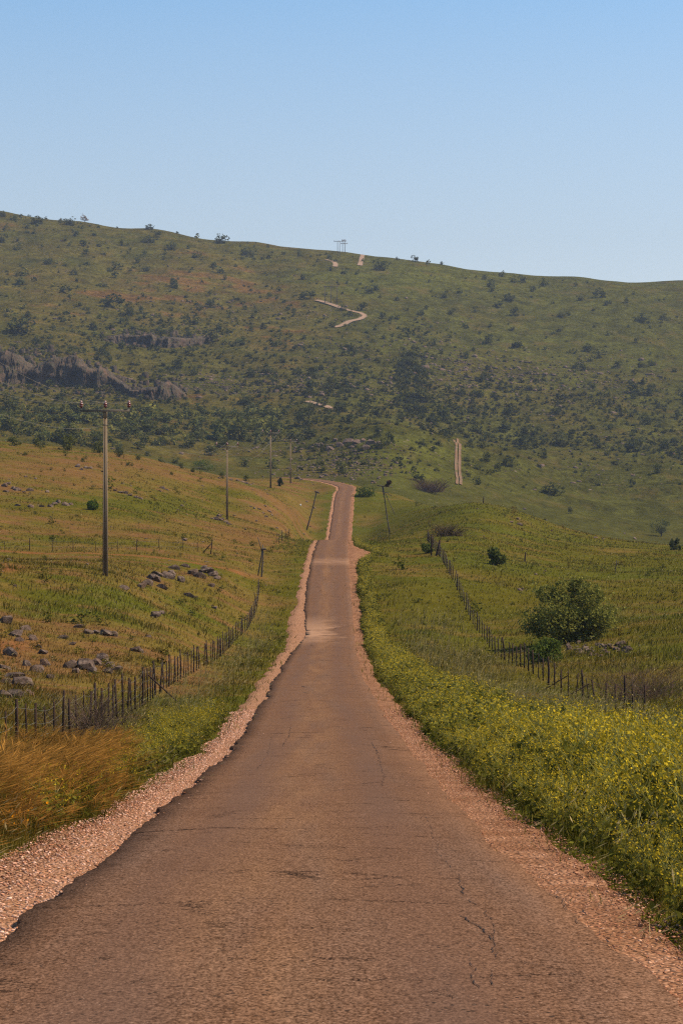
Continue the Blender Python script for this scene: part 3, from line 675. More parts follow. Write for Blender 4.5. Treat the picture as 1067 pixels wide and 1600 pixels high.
lone_post('strainer_post', 681, 869, 25, 2.1, 6, 0, 'thick dark post leaning right where the right fence goes over the crest', 'post', [('twig', (6, 24), (9, 33), .6)])
lone_post('brace_post', 329, 866, 24, 1.1, 3, 0, 'short dark post with slanting brace standing beyond the earth track', 'post', [('brace', (2, 17), (-13, 0), .8)])
lone_post('field_post', 820, 879, 15, 1.5, 0, 0, 'short dark post standing alone in the middle of the right field', 'post')
lone_post('field_post', 755, 787, 11, 1.1, 0, 0, 'tiny dark post on the crest of the right field', 'post')
lone_post('dead_thistle', 960, 894, 19, .7, 3, 0, 'thin dead grey stem standing in the right field', 'dead plant', [('twig', (1.5, 9), (6, 17), .5), ('twig', (1, 7), (-3, 12), .4)], mat=M_WOOD)
lone_post('leaning_pole', 479, 829, 60, 1.3, 16, 0, 'old dark timber pole leaning right, left of the road before its bend', 'timber pole', [('stub', (13, 60), (20, 58), 1.4)], mat=M_WOOD)
lone_post('leaning_pole', 609, 835, 76, 1.1, -11, 0, 'old thin timber pole with stays and crosspiece, right of the road before its bend', 'timber pole',
          [('crossarm', (-20, 76), (4, 74), .8), ('stay', (-8, 66), (8, 30), .5), ('stay', (-10, 62), (-12, 76), .7), ('stay', (-7, 66), (3, 60), .5)], mat=M_WOOD)
x, d, z = at1(609, 835)
P, kk = crown_points(260, 5, 99, .8); a = Acc(); a.add(*leaf_quads(P, np.full(260, .28), np.array((0.075, 0.045, 0.03)) * rng.uniform(.6, 1.4, (260, 1))))
place('bird_nest', a.mesh('bird_nest'), x - 3.5 * d / F, d, z + 75 * d / F, 1.5, 1.2, 1.0, 0, M_TWIG, 'brown ragged nest of twigs on top of the old leaning pole', 'nest')
a = Acc(); a.add(*[q for q in leaf_quads(rng.normal(size=(7, 3)) * .12, np.full(7, .5), np.full((7, 3), .62))])
x, d, z = at1(470, 791); place('plastic_scrap', a.mesh('plastic_scrap'), x, d, z + .2, 1, 1, 1, 0, M_LEAF, 'small crumpled white plastic scrap lying on the dry grass bank', 'litter')

# ------------------------------------------------------------------ rocks
def hull_mesh(name, seed, n=26, stretch=(1, 1, 1), cuts=3):
    r = np.random.default_rng(seed); bm = bmesh.new()
    P = r.normal(size=(n, 3)); P /= np.linalg.norm(P, axis=1)[:, None]; P *= r.uniform(.75, 1.05, (n, 1))
    for _ in range(cuts):
        nrm = r.normal(size=3); nrm /= np.linalg.norm(nrm); k = P @ nrm; P -= np.outer(np.maximum(k - .55, 0), nrm)
    for p in P * np.array(stretch): bm.verts.new(p)
    res = bmesh.ops.convex_hull(bm, input=bm.verts)
    bmesh.ops.delete(bm, geom=[v for v in bm.verts if not v.link_faces], context='VERTS')
    bmesh.ops.triangulate(bm, faces=bm.faces)
    me = bpy.data.meshes.new(name); bm.to_mesh(me); bm.free(); return me
ROCKS = [hull_mesh('boulder', 100 + i, 22 + i % 4 * 5, (1, .9, .72)) for i in range(9)]
for me in ROCKS: me.materials.append(M_ROCK)
def mesh_arrays(me):
    V = np.zeros(len(me.vertices) * 3, np.float32); me.vertices.foreach_get('co', V); T = np.zeros(len(me.polygons) * 3, np.int32); me.loops.foreach_get('vertex_index', T)
    return V.reshape(-1, 3), T.reshape(-1, 3)
ROCKA = [mesh_arrays(me) for me in ROCKS]
def boulder(px, s, wpx, label, group, dmin=0, flat=None):
    x, d, z = at1(px, s, dmin); w = wpx * d / F * .5 * (1.35 if px < 345 and s > 880 else 1.4 if s < 706 else 1.12)
    o = bpy.data.objects.new('boulder', random.choice(ROCKS)); COL.objects.link(o)
    o.location = (x, d, z + w * .12); o.scale = (w, w * random.uniform(.7, 1.1), w * (flat or random.uniform(.6, .95))); o.rotation_euler = (random.uniform(-.35, .35), random.uniform(-.35, .35), random.uniform(0, 6.28))
    return tag(o, label, 'boulder', group)
groups = [
 ('angular grey brown boulder on the bare red bank at the left edge', 'boulders on the bare bank at the left edge', [(25, 994, 30), (40, 985, 22), (52, 1000, 18), (70, 1040, 22), (58, 1050, 26), (78, 1060, 18), (42, 1040, 20), (20, 1060, 34), (17, 1025, 28), (34, 1078, 40), (6, 1045, 22), (22, 1090, 30), (12, 975, 26), (45, 1088, 20), (5, 1090, 26), (67, 1022, 20), (60, 1012, 14), (12, 1068, 20), (30, 1002, 16)]),
 ('flat grey boulder in the outcrop above the left roadside fence', 'boulders of the outcrop above the left fence', [(115, 1044, 30), (132, 1046, 38), (150, 1040, 26), (160, 1036, 30), (172, 1044, 22), (183, 1048, 20), (145, 1052, 22), (120, 1052, 20), (168, 1052, 22)]),
 ('weathered boulder on the slope between the left bank and the nearest pole', 'boulders on the slope below the nearest pole', [(126, 983, 20), (138, 990, 18), (165, 992, 26), (178, 994, 18), (150, 990, 16), (211, 1017, 20), (220, 1020, 14), (232, 996, 12), (245, 962, 20), (253, 960, 12), (295, 933, 16), (305, 938, 10), (98, 998, 16), (112, 1008, 14), (335, 952, 10), (240, 966, 14)]),
 ('mossy boulder in the rock outcrop to the right of the nearest pole', 'boulders of the outcrop right of the nearest pole', [(194, 921, 20), (221, 919, 22), (230, 914, 20), (240, 908, 26), (253, 920, 18), (262, 904, 24), (273, 890, 20), (282, 909, 18), (300, 898, 22), (311, 904, 22), (322, 897, 26), (333, 901, 20), (318, 890, 14), (331, 920, 12), (290, 886, 14), (340, 906, 14), (247, 899, 20), (268, 898, 16)]),
 ('dark boulder in the row of rocks at the far left of the field', 'row of dark rocks at the far left of the field', [(8, 762, 16), (22, 765, 14), (28, 768, 14), (47, 768, 14), (38, 770, 10), (75, 770, 11), (92, 786, 18), (103, 791, 16), (79, 793, 14), (49, 794, 14), (28, 791, 12), (85, 789, 12), (10, 770, 12), (15, 757, 12), (66, 793, 10), (41, 746, 8), (56, 749, 8), (110, 790, 10)]),
 ('pale rock half sunk in dry grass on the upper left slope', 'pale rocks on the upper left slope', [(122, 730, 14), (135, 732, 10), (142, 733, 10), (161, 738, 8), (128, 735, 10), (188, 771, 12), (196, 772, 10), (202, 775, 12), (180, 768, 10), (212, 778, 12), (220, 780, 10), (255, 764, 12), (250, 768, 8), (262, 767, 8), (192, 757, 6), (278, 797, 6), (240, 750, 6), (205, 760, 6)]),
 ('pale grey stone heaped at the foot of the second power pole', 'stones at the foot of the second pole', [(336, 812, 14), (342, 808, 12), (348, 812, 10), (353, 817, 12), (358, 820, 10), (331, 811, 9), (345, 814, 10)]),
 ('small dark rock on the dry bank between second pole and road', 'dark rocks on the dry bank left of the road', [(289, 845, 12), (367, 806, 7), (384, 828, 6), (392, 793, 6), (397, 796, 6), (405, 797, 7), (412, 803, 8), (416, 808, 8), (421, 800, 8), (425, 806, 7), (372, 752, 9), (380, 754, 9), (386, 756, 8), (360, 750, 8), (401, 815, 6), (352, 745, 8), (343, 748, 7), (392, 758, 7), (415, 766, 6), (433, 826, 6), (414, 792, 6)]),
 ('small rock on the green knoll in the middle of the right field', 'rocks on the green knoll of the right field', [(809, 812, 9), (811, 821, 12), (798, 817, 8), (819, 797, 7), (852, 813, 6), (745, 796, 5), (896, 836, 6), (991, 843, 9), (942, 843, 6), (930, 841, 8), (836, 899, 8), (851, 893, 5), (812, 925, 10), (816, 922, 7), (756, 838, 5), (861, 830, 5), (975, 834, 6)]),
 ('large pale boulder in the clump of rocks beyond the road bend', 'pale boulders beyond the road bend', [(543, 694, 17), (558, 695, 15), (577, 695, 20), (567, 690, 11), (515, 704, 16), (571, 704, 15), (530, 700, 13), (502, 697, 12), (592, 697, 11), (524, 690, 12), (486, 703, 10), (549, 702, 10)]),
]
for lab, grp, lst in groups:
    for px, s, wp in lst: boulder(px, s, wp, lab, grp)
for i in range(64):                                   # heap under the big bush
    t = random.random(); px = 884 + 100 * t; s = 1004 + 10 * math.sin(t * 3) + random.uniform(-3, 14)
    boulder(px, s, random.uniform(7, 17), 'pinkish field stone in the long heap beneath the big round bush', 'field stones heaped beneath the big bush', dmin=120)
def scatter_rocks(name, pix, wpx, label, kind='stuff', mat=None, flat=.8):
    a = Acc(); x, d, z = at(pix[:, 0], pix[:, 1]); n = len(x); mA = ROCKA
    k = rng.integers(0, len(mA), n); w = wpx * d / F * .5; yaw = rng.uniform(0, 6.28, n); hz_ = flat * rng.uniform(.6, 1.2, n)
    for i in range(n):
        V, T = mA[k[i]]; c, s_ = math.cos(yaw[i]), math.sin(yaw[i])
        a.add(np.stack([(V[:, 0] * c - V[:, 1] * s_) * w[i] + x[i], (V[:, 0] * s_ + V[:, 1] * c) * w[i] + d[i], V[:, 2] * w[i] * hz_[i] + z[i]], 1), np.zeros((0, 4)), T, (1, 1, 1))
    o = link(name, a.mesh(name), mat or M_ROCK); return tag(o, label, None, None, kind)
def gauss_pix(n, zones):
    out = []
    tot = sum(z[4] for z in zones)
    for cx_, cy_, sx_, sy_, w_ in zones:
        k = int(n * w_ / tot); out.append(np.stack([rng.normal(cx_, sx_, k), rng.normal(cy_, sy_, k)], 1))
    return np.concatenate(out)
zr = [(860, 590, 90, 16, 5), (760, 575, 60, 14, 3), (690, 560, 30, 40, 2), (560, 730, 50, 14, 4), (540, 610, 70, 14, 3), (480, 600, 50, 12, 3), (900, 735, 90, 14, 2), (640, 590, 25, 35, 2), (820, 640, 120, 20, 3), (500, 740, 40, 8, 2), (720, 590, 15, 30, 2), (250, 470, 120, 30, 1.5), (450, 490, 60, 10, 1.5), (1000, 690, 60, 12, 1), (550, 545, 50, 14, 2), (360, 600, 50, 10, 2)]
zr += [(150, 606, 110, 10, 4), (320, 598, 60, 14, 3), (820, 600, 110, 22, 5), (700, 600, 30, 40, 3), (545, 728, 45, 9, 9), (520, 705, 50, 6, 4)]
pix = gauss_pix(4200, zr); scatter_rocks('hill_stones', pix, rng.lognormal(1.4, .45, len(pix)), 'scattered pale and pinkish stones on the far slopes')
pix = np.stack([rng.uniform(0, 520, 260), rng.uniform(700, 1060, 260)], 1); pix = pix[(pix[:, 0] < 470 - (pix[:, 1] - 860) * .9)]
scatter_rocks('field_stones', pix, rng.lognormal(1.3, .45, len(pix)), 'small stones lying about in the left field')
# cliffs: upright basalt blocks along two bands, and low broken ledges
def cliff(label, pts, hpx, wpx, n, seed, dep=1.0, ground_part=False):
    r = np.random.default_rng(seed); a = Acc(); b = Acc(); pts = np.array(pts, float)
    lo, hi = pts[0, 0], pts[-1, 0]; nbig = 0
    for i in range(n + nbig):
        big = i < nbig
        px = lo + (hi - lo) * (i + r.uniform(-.3, .3) + .5) / nbig if big else r.uniform(lo, hi)
        g = vnoise(np.array([px / 17.0]), np.array([seed * 3.3]), 5)[0]; hh = np.interp(px, pts[:, 0], pts[:, 2])
        s = np.interp(px, pts[:, 0], pts[:, 1]) - (r.uniform(0, 1.2) if big else abs(r.normal()) * hh * .45 - 3)
        if big: w, h = r.uniform(14, 26), hh * (.55 + .5 * g) * r.uniform(.8, 1.05)
        else: w, h = r.uniform(*wpx), min(hh * r.uniform(.15, .5) * (.5 + .7 * g), 14)
        h = min(h, w * (2.6 if big else 1.25)); x, d, z = at1(px, s, 640); kx = d / F; w *= kx; h *= kx; V, T = CLIFFA[r.integers(0, len(CLIFFA))]
        yaw = r.uniform(0, 6.28); c, s_ = math.cos(yaw), math.sin(yaw)
        (a if big else b).add(np.stack([(V[:, 0] * c - V[:, 1] * s_) * w * .5 + x, (V[:, 0] * s_ + V[:, 1] * c) * w * .5 * dep + d + w * .4, (V[:, 2] * .62 + .38) * h + z - 1], 1), np.zeros((0, 4)), T, (1, 1, 1))
    tag(link('rock_ledge', b.mesh('rock_ledge'), M_CLIFF), None, None, None, 'structure')
    if ground_part: return
    nu = int((hi - lo) * 2.2); nv = 22; pu = np.linspace(lo, hi, nu); X, D, Z = at(pu, np.interp(pu, pts[:, 0], pts[:, 1]) + 2, 640.0); X, D = (smooth1(smooth1(q, 141 if nu > 300 else 81), 61) for q in (X, D)); X = (pu - CX) / F * D; Z = smooth1(ground(X, D), 25); kx = D / F
    arc = pu * kx.mean(); hgt = np.interp(pu, pts[:, 0], pts[:, 2]) * kx; taper = np.minimum(1, np.minimum(pu - lo, hi - pu) / 22.0)
    hgt = hgt * (.62 + .55 * vnoise(arc / 17, arc * 0 + seed, 301) + .30 * (np.floor(vnoise(arc / 5.5, arc * 0 + seed, 302) * 4) / 4 - .4)) * (.35 + .65 * taper)
    v = np.linspace(0, 1, nv); A2 = np.repeat(arc[:, None], nv, 1); HZ2 = hgt[:, None] * v[None, :]
    wob = A2 + 1.6 * fbm(A2 / 7, HZ2 / 6, 303 + seed, 3)
    col_ = np.floor(vnoise(wob / 2.6, HZ2 / 26 + seed, 304) * 5) / 5; led = np.floor(vnoise(A2 / 15, HZ2 / 3.6, 305 + seed) * 4) / 4
    butt = .6 * vnoise(A2 / 12, HZ2 * 0 + seed, 306) + .4 * vnoise(A2 / 4.5, HZ2 / 40 + seed, 316)
    dep_ = 9.5 * (butt - .5) + 5.0 * (col_ - .4) + 2.6 * (led - .4) + 1.3 * fbm(A2 / 2.2, HZ2 / 2.6, 307, 3)
    back = .22 * HZ2 + 5.0 * np.clip((HZ2 / np.maximum(hgt[:, None], .1) - .80) / .2, 0, 1) ** 1.6
    Y = D[:, None] - dep_ * taper[:, None] + back - 1.5; XX = X[:, None] + .7 * fbm(A2 / 3, HZ2 / 3, 308, 2); ZZ = Z[:, None] - 2.5 + HZ2 * 1.08 + .5 * fbm(A2 / 2, HZ2 / 2, 309, 2)
    XX = np.concatenate([XX, XX[:, -1:]], 1); Y = np.concatenate([Y, Y[:, -1:] + 30], 1); ZZ = np.concatenate([ZZ, ZZ[:, -1:] + 1.0], 1); nv += 1
    ii = np.arange(nu * nv).reshape(nu, nv); q = np.stack([ii[:-1, :-1], ii[1:, :-1], ii[1:, 1:], ii[:-1, 1:]], -1).reshape(-1, 4)
    tag(link('rock_cliff', make_mesh('rock_cliff', np.stack([XX, Y, ZZ], -1), q), M_CLIFF), label, 'cliff')
def block_mesh(seed):
    r = np.random.default_rng(seed); bm = bmesh.new()
    for zz in (-1, -.2, .45, 1):
        k = 1 - .09 * (zz + 1) * r.uniform(.3, 1.3); n = r.integers(5, 8); a0 = r.uniform(0, 6.28)
        for j in range(n): bm.verts.new((k * math.cos(a0 + j / n * 6.283) * r.uniform(.75, 1.1), k * math.sin(a0 + j / n * 6.283) * r.uniform(.75, 1.1), zz + r.uniform(-.22, .16)))
    bmesh.ops.convex_hull(bm, input=bm.verts); bmesh.ops.delete(bm, geom=[v for v in bm.verts if not v.link_faces], context='VERTS'); bmesh.ops.triangulate(bm, faces=bm.faces)
    me = bpy.data.meshes.new('cliff_block'); bm.to_mesh(me); bm.free(); return mesh_arrays(me)
CLIFFA = [block_mesh(300 + i) for i in range(10)]
cliff('tallest grey brown cliff of fractured rock on the left hillside', [(-15, 598, 52), (50, 598, 46), (100, 601, 42), (150, 602, 38), (178, 606, 34), (200, 618, 34), (230, 624, 42), (262, 624, 40), (292, 616, 24)], 0, (5, 13), 420, 1)
cliff('upper shorter cliff band on the left hillside above the tallest cliff', [(158, 530, 16), (200, 538, 24), (240, 543, 26), (300, 540, 22), (345, 530, 14)], 0, (5, 11), 260, 2)
cliff('low broken rock ledge running right from the cliffs at mid hill', [(295, 612, 12), (340, 616, 14), (420, 612, 18), (460, 612, 18), (520, 600, 10), (560, 606, 10)], 0, (4, 12), 150, 3, 1.0, True)
cliff('broken rocks above the main cliff', [(-12, 560, 22), (60, 556, 20), (125, 566, 16)], 0, (6, 16), 90, 5, 1.0, True)
cliff('boulders at the foot of the main cliff', [(-10, 612, 20), (120, 616, 20), (300, 626, 18)], 0, (4, 11), 130, 6, 1.0, True)
cliff('broken rock on the scrub slope', [(680, 560, 12), (760, 585, 14), (880, 600, 12)], 0, (4, 11), 110, 7, 1.0, True)
cliff('low ledge on the upper left slope', [(150, 470, 8), (300, 478, 9), (460, 492, 9)], 0, (5, 13), 55, 8, 1.0, True)
cliff('thin rock ledge near the right edge of the far hillside', [(860, 602, 5), (920, 607, 8), (980, 612, 10), (1030, 616, 10)], 0, (5, 13), 60, 4, 1.0, True)

# ------------------------------------------------------------------ near bushes and trees
x, d, z = at1(893, 1003, 130); BK = d / F
def big_bush(name, px, s, wpx, hpx, n, leaf, c0, c1, label, cat, seed, dmin=0, nb=26, stems=14, trunk=None):
    x, d, z = at1(px, s, dmin); k = d / F; W, H = wpx * k, hpx * k; r = np.random.default_rng(seed)
    root = empty(name, (x, d, z - .05))
    P, kk = crown_points(n, nb, seed, .8,   .66 if nb < 30 else .74); P = P * np.array((W, W * .9, H)); 
    if trunk: P[:, 2] = trunk * H + P[:, 2] * (1 - trunk)
    cl = r.uniform(0, 1, nb)[kk] * .55 + r.uniform(0, 1, n) * .45; col = np.array(c0) + (np.array(c1) - np.array(c0)) * cl[:, None]
    a = Acc(); a.add(*leaf_quads(P, r.uniform(.6, 1.3, n) * leaf, col))
    # outer sprigs that break the outline
    ns = max(8, n // 90); e = P[r.integers(0, n, ns)]; c = np.array((0, 0, H * .35)); dv = e - c; dv /= np.linalg.norm(dv, axis=1)[:, None]; dv[:, 2] = np.abs(dv[:, 2])
    for t in np.linspace(0, .14, 6): a.add(*leaf_quads(e + dv * t * W + r.normal(size=(ns, 3)) * leaf * .4, np.full(ns, leaf), np.tile(np.array(c1) * .9, (ns, 1))))
    link('crown', a.mesh('crown'), M_LEAF, root)
    a = Acc()
    if trunk: a.add(*tube([(0, 0, -.3), (.03 * W, 0, trunk * H * .7), (0, .02, H * .5)], [.05 * H, .035 * H, .015 * H], 7), (0.05, 0.038, 0.03))
    for i in range(stems):
        e = P[r.integers(0, n)] * .85; b0 = np.array((r.normal() * .04 * W, r.normal() * .04 * W, -.1)) if not trunk else np.array((0, 0, trunk * H * .7)); md = (b0 + e) / 2 + r.normal(size=3) * .05 * W
        a.add(*tube([b0, md, e], [.016 * H, .010 * H, .003 * H], 5), (0.05, 0.038, 0.028))
    link('trunk' if trunk else 'stems', a.mesh('stems'), M_TWIG, root)
    return tag(root, label, cat)
G0, G1 = (0.062, 0.070, 0.014), (0.25, 0.235, 0.055)
big_bush('round_bush', 893, 1003, 150, 92, 15000, .19, G0, G1, 'big round dark green bush standing in the right field beside the stone heap', 'bush', 23, 130, 34)
big_bush('low_bush', 850, 1036, 62, 38, 2200, .15, (0.06, 0.085, 0.015), (0.13, 0.15, 0.03), 'low light green bush just behind the right fence, left of the stone heap', 'bush', 12, 105, 12)
big_bush('field_bush', 772, 884, 34, 26, 1100, .26, (0.045, 0.062, 0.014), (0.11, 0.12, 0.03), 'small mid green bush by dry weeds behind the right fence', 'bush', 13, 200, 9)
big_bush('small_tree', 1032, 838, 34, 26, 1400, .30, (0.035, 0.048, 0.016), (0.11, 0.115, 0.035), 'small tree with short trunk and domed crown at the right field edge', 'tree', 14, 300, 14, 8, .22)
big_bush('field_bush', 1053, 860, 20, 18, 500, .28, (0.026, 0.04, 0.014), (0.07, 0.08, 0.026), 'dark bush at the right frame edge below the small tree', 'bush', 15, 300, 8)
big_bush('bright_bush', 569, 777, 38, 15, 900, .36, (0.05, 0.075, 0.012), (0.11, 0.13, 0.025), 'low bright green bush at the right of the road bend', 'bush', 16, 500, 10)
big_bush('bright_bush', 317, 735, 40, 15, 900, .36, (0.065, 0.09, 0.014), (0.13, 0.15, 0.03), 'low bright green bush on the left ridge below the shrub belt', 'bush', 17, 420, 10)
big_bush('field_bush', 144, 797, 24, 15, 600, .28, (0.05, 0.085, 0.012), (0.09, 0.12, 0.022), 'small fresh green bush in the left field beside the nearest pole', 'bush', 18, 240, 8)
big_bush('ridge_shrub', 438, 760, 11, 13, 300, .36, (0.024, 0.03, 0.013), (0.05, 0.055, 0.022), 'small dark round shrub on the ridge beside the third pole', 'shrub', 19, 400, 6)
big_bush('roadside_bush', 667, 868, 22, 16, 500, .24, (0.06, 0.085, 0.014), (0.12, 0.14, 0.03), 'small green bush behind the upright post of the right fence', 'bush', 21, 260, 7)
def twig_bush(name, px, s, wpx, hpx, n, rad, c0, label, dmin=0, seed=5, cat='dead bush'):
    x, d, z = at1(px, s, dmin); k = d / F; W, H = wpx * k, hpx * k; r = np.random.default_rng(seed); a = Acc(); root = empty(name, (x, d, z))
    for i in range(n):
        b0 = np.array((r.normal() * .2 * W, r.normal() * .15 * W, 0)); an = r.uniform(0, 6.28); l = r.uniform(.25, .6) * W
        e = b0 + np.array((math.cos(an) * l, math.sin(an) * l * .5, H * r.uniform(.35, 1.05))); md = (b0 + e) / 2 + np.array((0, 0, H * r.uniform(0, .35))) + r.normal(size=3) * .05 * W
        t = np.linspace(0, 1, 6)[:, None]; a.add(*tube((1 - t) ** 2 * b0 + 2 * t * (1 - t) * md + t * t * e, rad * np.linspace(1, .4, 6), 3, False), np.array(c0) * r.uniform(.6, 1.5))
    link('twigs', a.mesh('twigs'), M_TWIG, root)
    return tag(root, label, cat)
twig_bush('dead_brush', 140, 1160, 130, 78, 420, .006, (0.13, 0.085, 0.062), 'tangle of dead grey brown brush against the left fence', 44, 5)
twig_bush('dead_brush', 1005, 1095, 150, 60, 300, .008, (0.12, 0.075, 0.055), 'thicket of dead brown brush behind the near end of the right fence', 92, 6)
twig_bush('bare_bush', 672, 770, 50, 22, 350, .05, (0.085, 0.048, 0.032), 'bare reddish brown bush on the crest left of the double track', 430, 7)
twig_bush('bare_bush', 700, 838, 46, 20, 260, .03, (0.085, 0.058, 0.034), 'dull brown dry bush on the green slope behind the fence crest', 300, 8)

# ------------------------------------------------------------------ shrubs of the far hillside
SH = [shrub_mesh('hill_shrub', 330, 9 + i % 5, 500 + i, .125, (0.022, 0.029, 0.008), (0.092, 0.098, 0.026), 3) for i in range(9)]
SHB = [shrub_mesh('hill_shrub', 330, 9 + i % 5, 560 + i, .125, (0.032, 0.038, 0.010), (0.135, 0.135, 0.036), 3) for i in range(6)]
for me in SH + SHB: me.materials.append(M_LEAF)
def zone(px, s):
    if s > 640 and px < 460: return 'dark green shrub in the thick belt beyond the left ridge', 'shrubs in the belt beyond the left ridge'
    if s > 676 and px < 640: return 'shrub among the rocks in the hollow beyond the road bend', 'shrubs in the hollow beyond the road bend'
    if s > 690 and px >= 640: return 'round shrub dotted on the smooth green rise behind the right field', 'shrubs on the green rise behind the right field'
    if s > 550 and px >= 430: return 'dark shrub in the dense scrub above the green rise', 'shrubs in the dense scrub above the green rise'
    if s > 500 and px < 430: return 'shrub growing around the cliffs on the left hillside', 'shrubs around the left cliffs'
    if px >= 540: return 'dark round shrub on the open upper slope right of the hill road', 'shrubs on the upper right slope'
    return 'dark shrub on the olive upper slope left of the hill road', 'shrubs on the upper left slope'
hero = [(109, 696, 46, 26), (154, 702, 30, 22), (229, 692, 22, 14), (371, 686, 56, 36), (195, 686, 34, 22), (187, 708, 18, 12), (216, 704, 16, 10), (255, 696, 18, 12), (22, 674, 38, 24), (18, 642, 26, 24), (50, 676, 22, 16), (66, 680, 20, 14), (382, 730, 20, 12), (275, 724, 14, 8), (292, 700, 26, 18), (245, 680, 50, 18), (310, 690, 26, 14), (330, 712, 26, 14), (345, 700, 24, 16), (425, 733, 24, 16),
 (652, 754, 22, 13), (535, 742, 26, 17), (477, 664, 30, 22), (511, 658, 16, 14), (608, 694, 16, 16), (595, 702, 14, 12), (659, 698, 20, 8), (693, 660, 26, 20), (430, 690, 40, 22), (460, 690, 26, 16), (480, 682, 30, 14), (590, 684, 20, 14),
 (864, 775, 30, 16), (747, 735, 20, 11), (776, 738, 14, 11), (747, 758, 14, 12), (760, 724, 20, 12), (986, 762, 14, 12), (1026, 742, 18, 14), (850, 718, 12, 9), (687, 698, 10, 8), (729, 722, 10, 10), (873, 697, 26, 16), (891, 804, 9, 10),
 (1008, 664, 26, 14), (993, 617, 20, 15), (1015, 619, 18, 16), (1028, 668, 12, 8), (800, 650, 18, 14), (870, 650, 14, 10), (790, 670, 16, 12), (820, 678, 22, 12), (1040, 705, 26, 16), (990, 700, 16, 12), (930, 695, 14, 10), (820, 690, 26, 10),
 (576, 459, 17, 9), (594, 423, 26, 14), (613, 399, 9, 7), (648, 409, 18, 8), (690, 414, 6, 5), (756, 437, 10, 8), (784, 433, 12, 8), (801, 442, 13, 10), (815, 441, 14, 9), (766, 450, 14, 12), (819, 428, 6, 5), (831, 456, 11, 8), (973, 435, 15, 9), (936, 466, 20, 13), (794, 471, 22, 9), (804, 495, 15, 12), (779, 481, 15, 9), (948, 477, 11, 7), (978, 474, 10, 8), (764, 536, 17, 12), (919, 550, 22, 12), (949, 525, 10, 7), (993, 537, 10, 7), (1036, 501, 14, 9), (1001, 504, 26, 12), (659, 493, 13, 9), (704, 493, 12, 9), (597, 498, 13, 9), (694, 466, 16, 7), (551, 556, 24, 16), (906, 580, 20, 14), (877, 497, 16, 6), (908, 470, 12, 6), (1000, 575, 12, 8), (1017, 572, 14, 8), (755, 418, 5, 4),
 (28, 391, 16, 8), (5, 339, 12, 8), (118, 345, 6, 5), (235, 359, 18, 7), (268, 391, 18, 12), (308, 403, 18, 10), (233, 379, 26, 8), (345, 381, 24, 12), (390, 397, 34, 9), (469, 401, 10, 10), (116, 430, 12, 8), (103, 459, 20, 11), (178, 482, 34, 20), (203, 493, 20, 14), (329, 482, 18, 12), (271, 447, 12, 8), (473, 437, 14, 8), (480, 468, 26, 11), (30, 522, 44, 24), (278, 576, 20, 14), (215, 411, 12, 8), (190, 384, 12, 8), (75, 414, 14, 8), (227, 425, 12, 7), (5, 379, 16, 8), (60, 350, 30, 10), (110, 352, 26, 9), (80, 412, 10, 7), (135, 398, 12, 7), (160, 555, 18, 12), (75, 545, 16, 10), (520, 512, 12, 8), (535, 486, 12, 9)]
def dens(px, s):
    belt = np.exp(-((s - (625 + .03 * (px - 500))) / 48) ** 2) * sstep(330, 450, px) * (1 - .45 * sstep(700, 900, px))
    lb = blob(px, s, 180, 668, 260, 26) * .62 + blob(px, s, 120, 640, 220, 20) * .7
    rise = np.interp(px, [540, 600, 700, 800, 1067], [692, 662, 684, 704, 722]); belt = belt * (1 - sstep(-4, 4, s - rise) * (px > 560)) + .8 * np.exp(-((s - rise + 14) / 16) ** 2) * (px > 620)
    return 1.0 * belt + lb + .30 * blob(px, s, 250, 510, 260, 40) + .10 * (s < 560) * (1 - .65 * (px > 540)) + 1.1 * np.exp(-((px - 643) / 27) ** 6 - ((s - 602) / 50) ** 4) + .7 * blob(px, s, 727, 730, 4, 40) + .55 * blob(px, s, 550, 715, 85, 24) + .4 * blob(px, s, 640, 520, 50, 20) + .12 * (px > 640) * (s > 690) * (s < 790) * .5 + .22 * blob(px, s, 60, 350, 140, 16) + .3 * blob(px, s, 330, 570, 260, 30) + .5 * blob(px, s, 140, 612, 170, 14) + .45 * blob(px, s, 140, 548, 170, 12) + .35 * blob(px, s, 250, 508, 110, 8)
def sample_px(n):
    out = []
    while len(out) < n:
        px = rng.uniform(-12, 1080, 4000); s = rng.uniform(335, 770, 4000); ok = (s > np.interp(px, [p for p, _ in SKYL], [q for _, q in SKYL]) + 2) & (rng.uniform(0, 1.25, 4000) < dens(px, s))
        ok &= ~((px < 440) & (s > 700)) & ~((px > 470) & (px < 650) & (s > 745)) & ~((px > 705) & (px < 725) & (s > 680))
        out += list(zip(px[ok], s[ok]))
    return np.array(out[:n])
def clump(px): return np.abs(px)
n_ind = 0
used = set()
def hill_shrub(px, s, w, h, lab=None, grp=None):
    x, d, z = at1(px, s, 600 if s < 700 or px < 440 else 560); k = d / F
    l, g = zone(px, s)
    place('hill_shrub', random.choice(SHB if (s > 635 and px < 470) or random.random() < .12 else SH), x, d, z - .15 * h * k, w * k * 1.08, w * k * random.uniform(.7, 1.1), h * k * 1.1, random.uniform(0, 6.28), M_LEAF, lab or l, 'shrub', None if lab else g)
special = {(973, 435): 'dark round shrub standing alone against the sky on the right skyline', (371, 686): 'biggest dark shrub mass beyond the left ridge, above the second pole', (30, 522): 'wide olive shrub at the left edge above the cliffs', (864, 775): 'wide shrub lowest on the green rise, casting a dark shadow'}
for (px, s, w, h) in hero: hill_shrub(px, s, w * 1.12, h * 1.15, special.get((px, s)))
ind = sample_px(160); wi = rng.lognormal(2.35, .35, 160)
for (px, s), w in zip(ind, wi): hill_shrub(px, s, min(w * (1.25 if s > 560 else .9), 28), min(w, 20) * random.uniform(.55, .8))
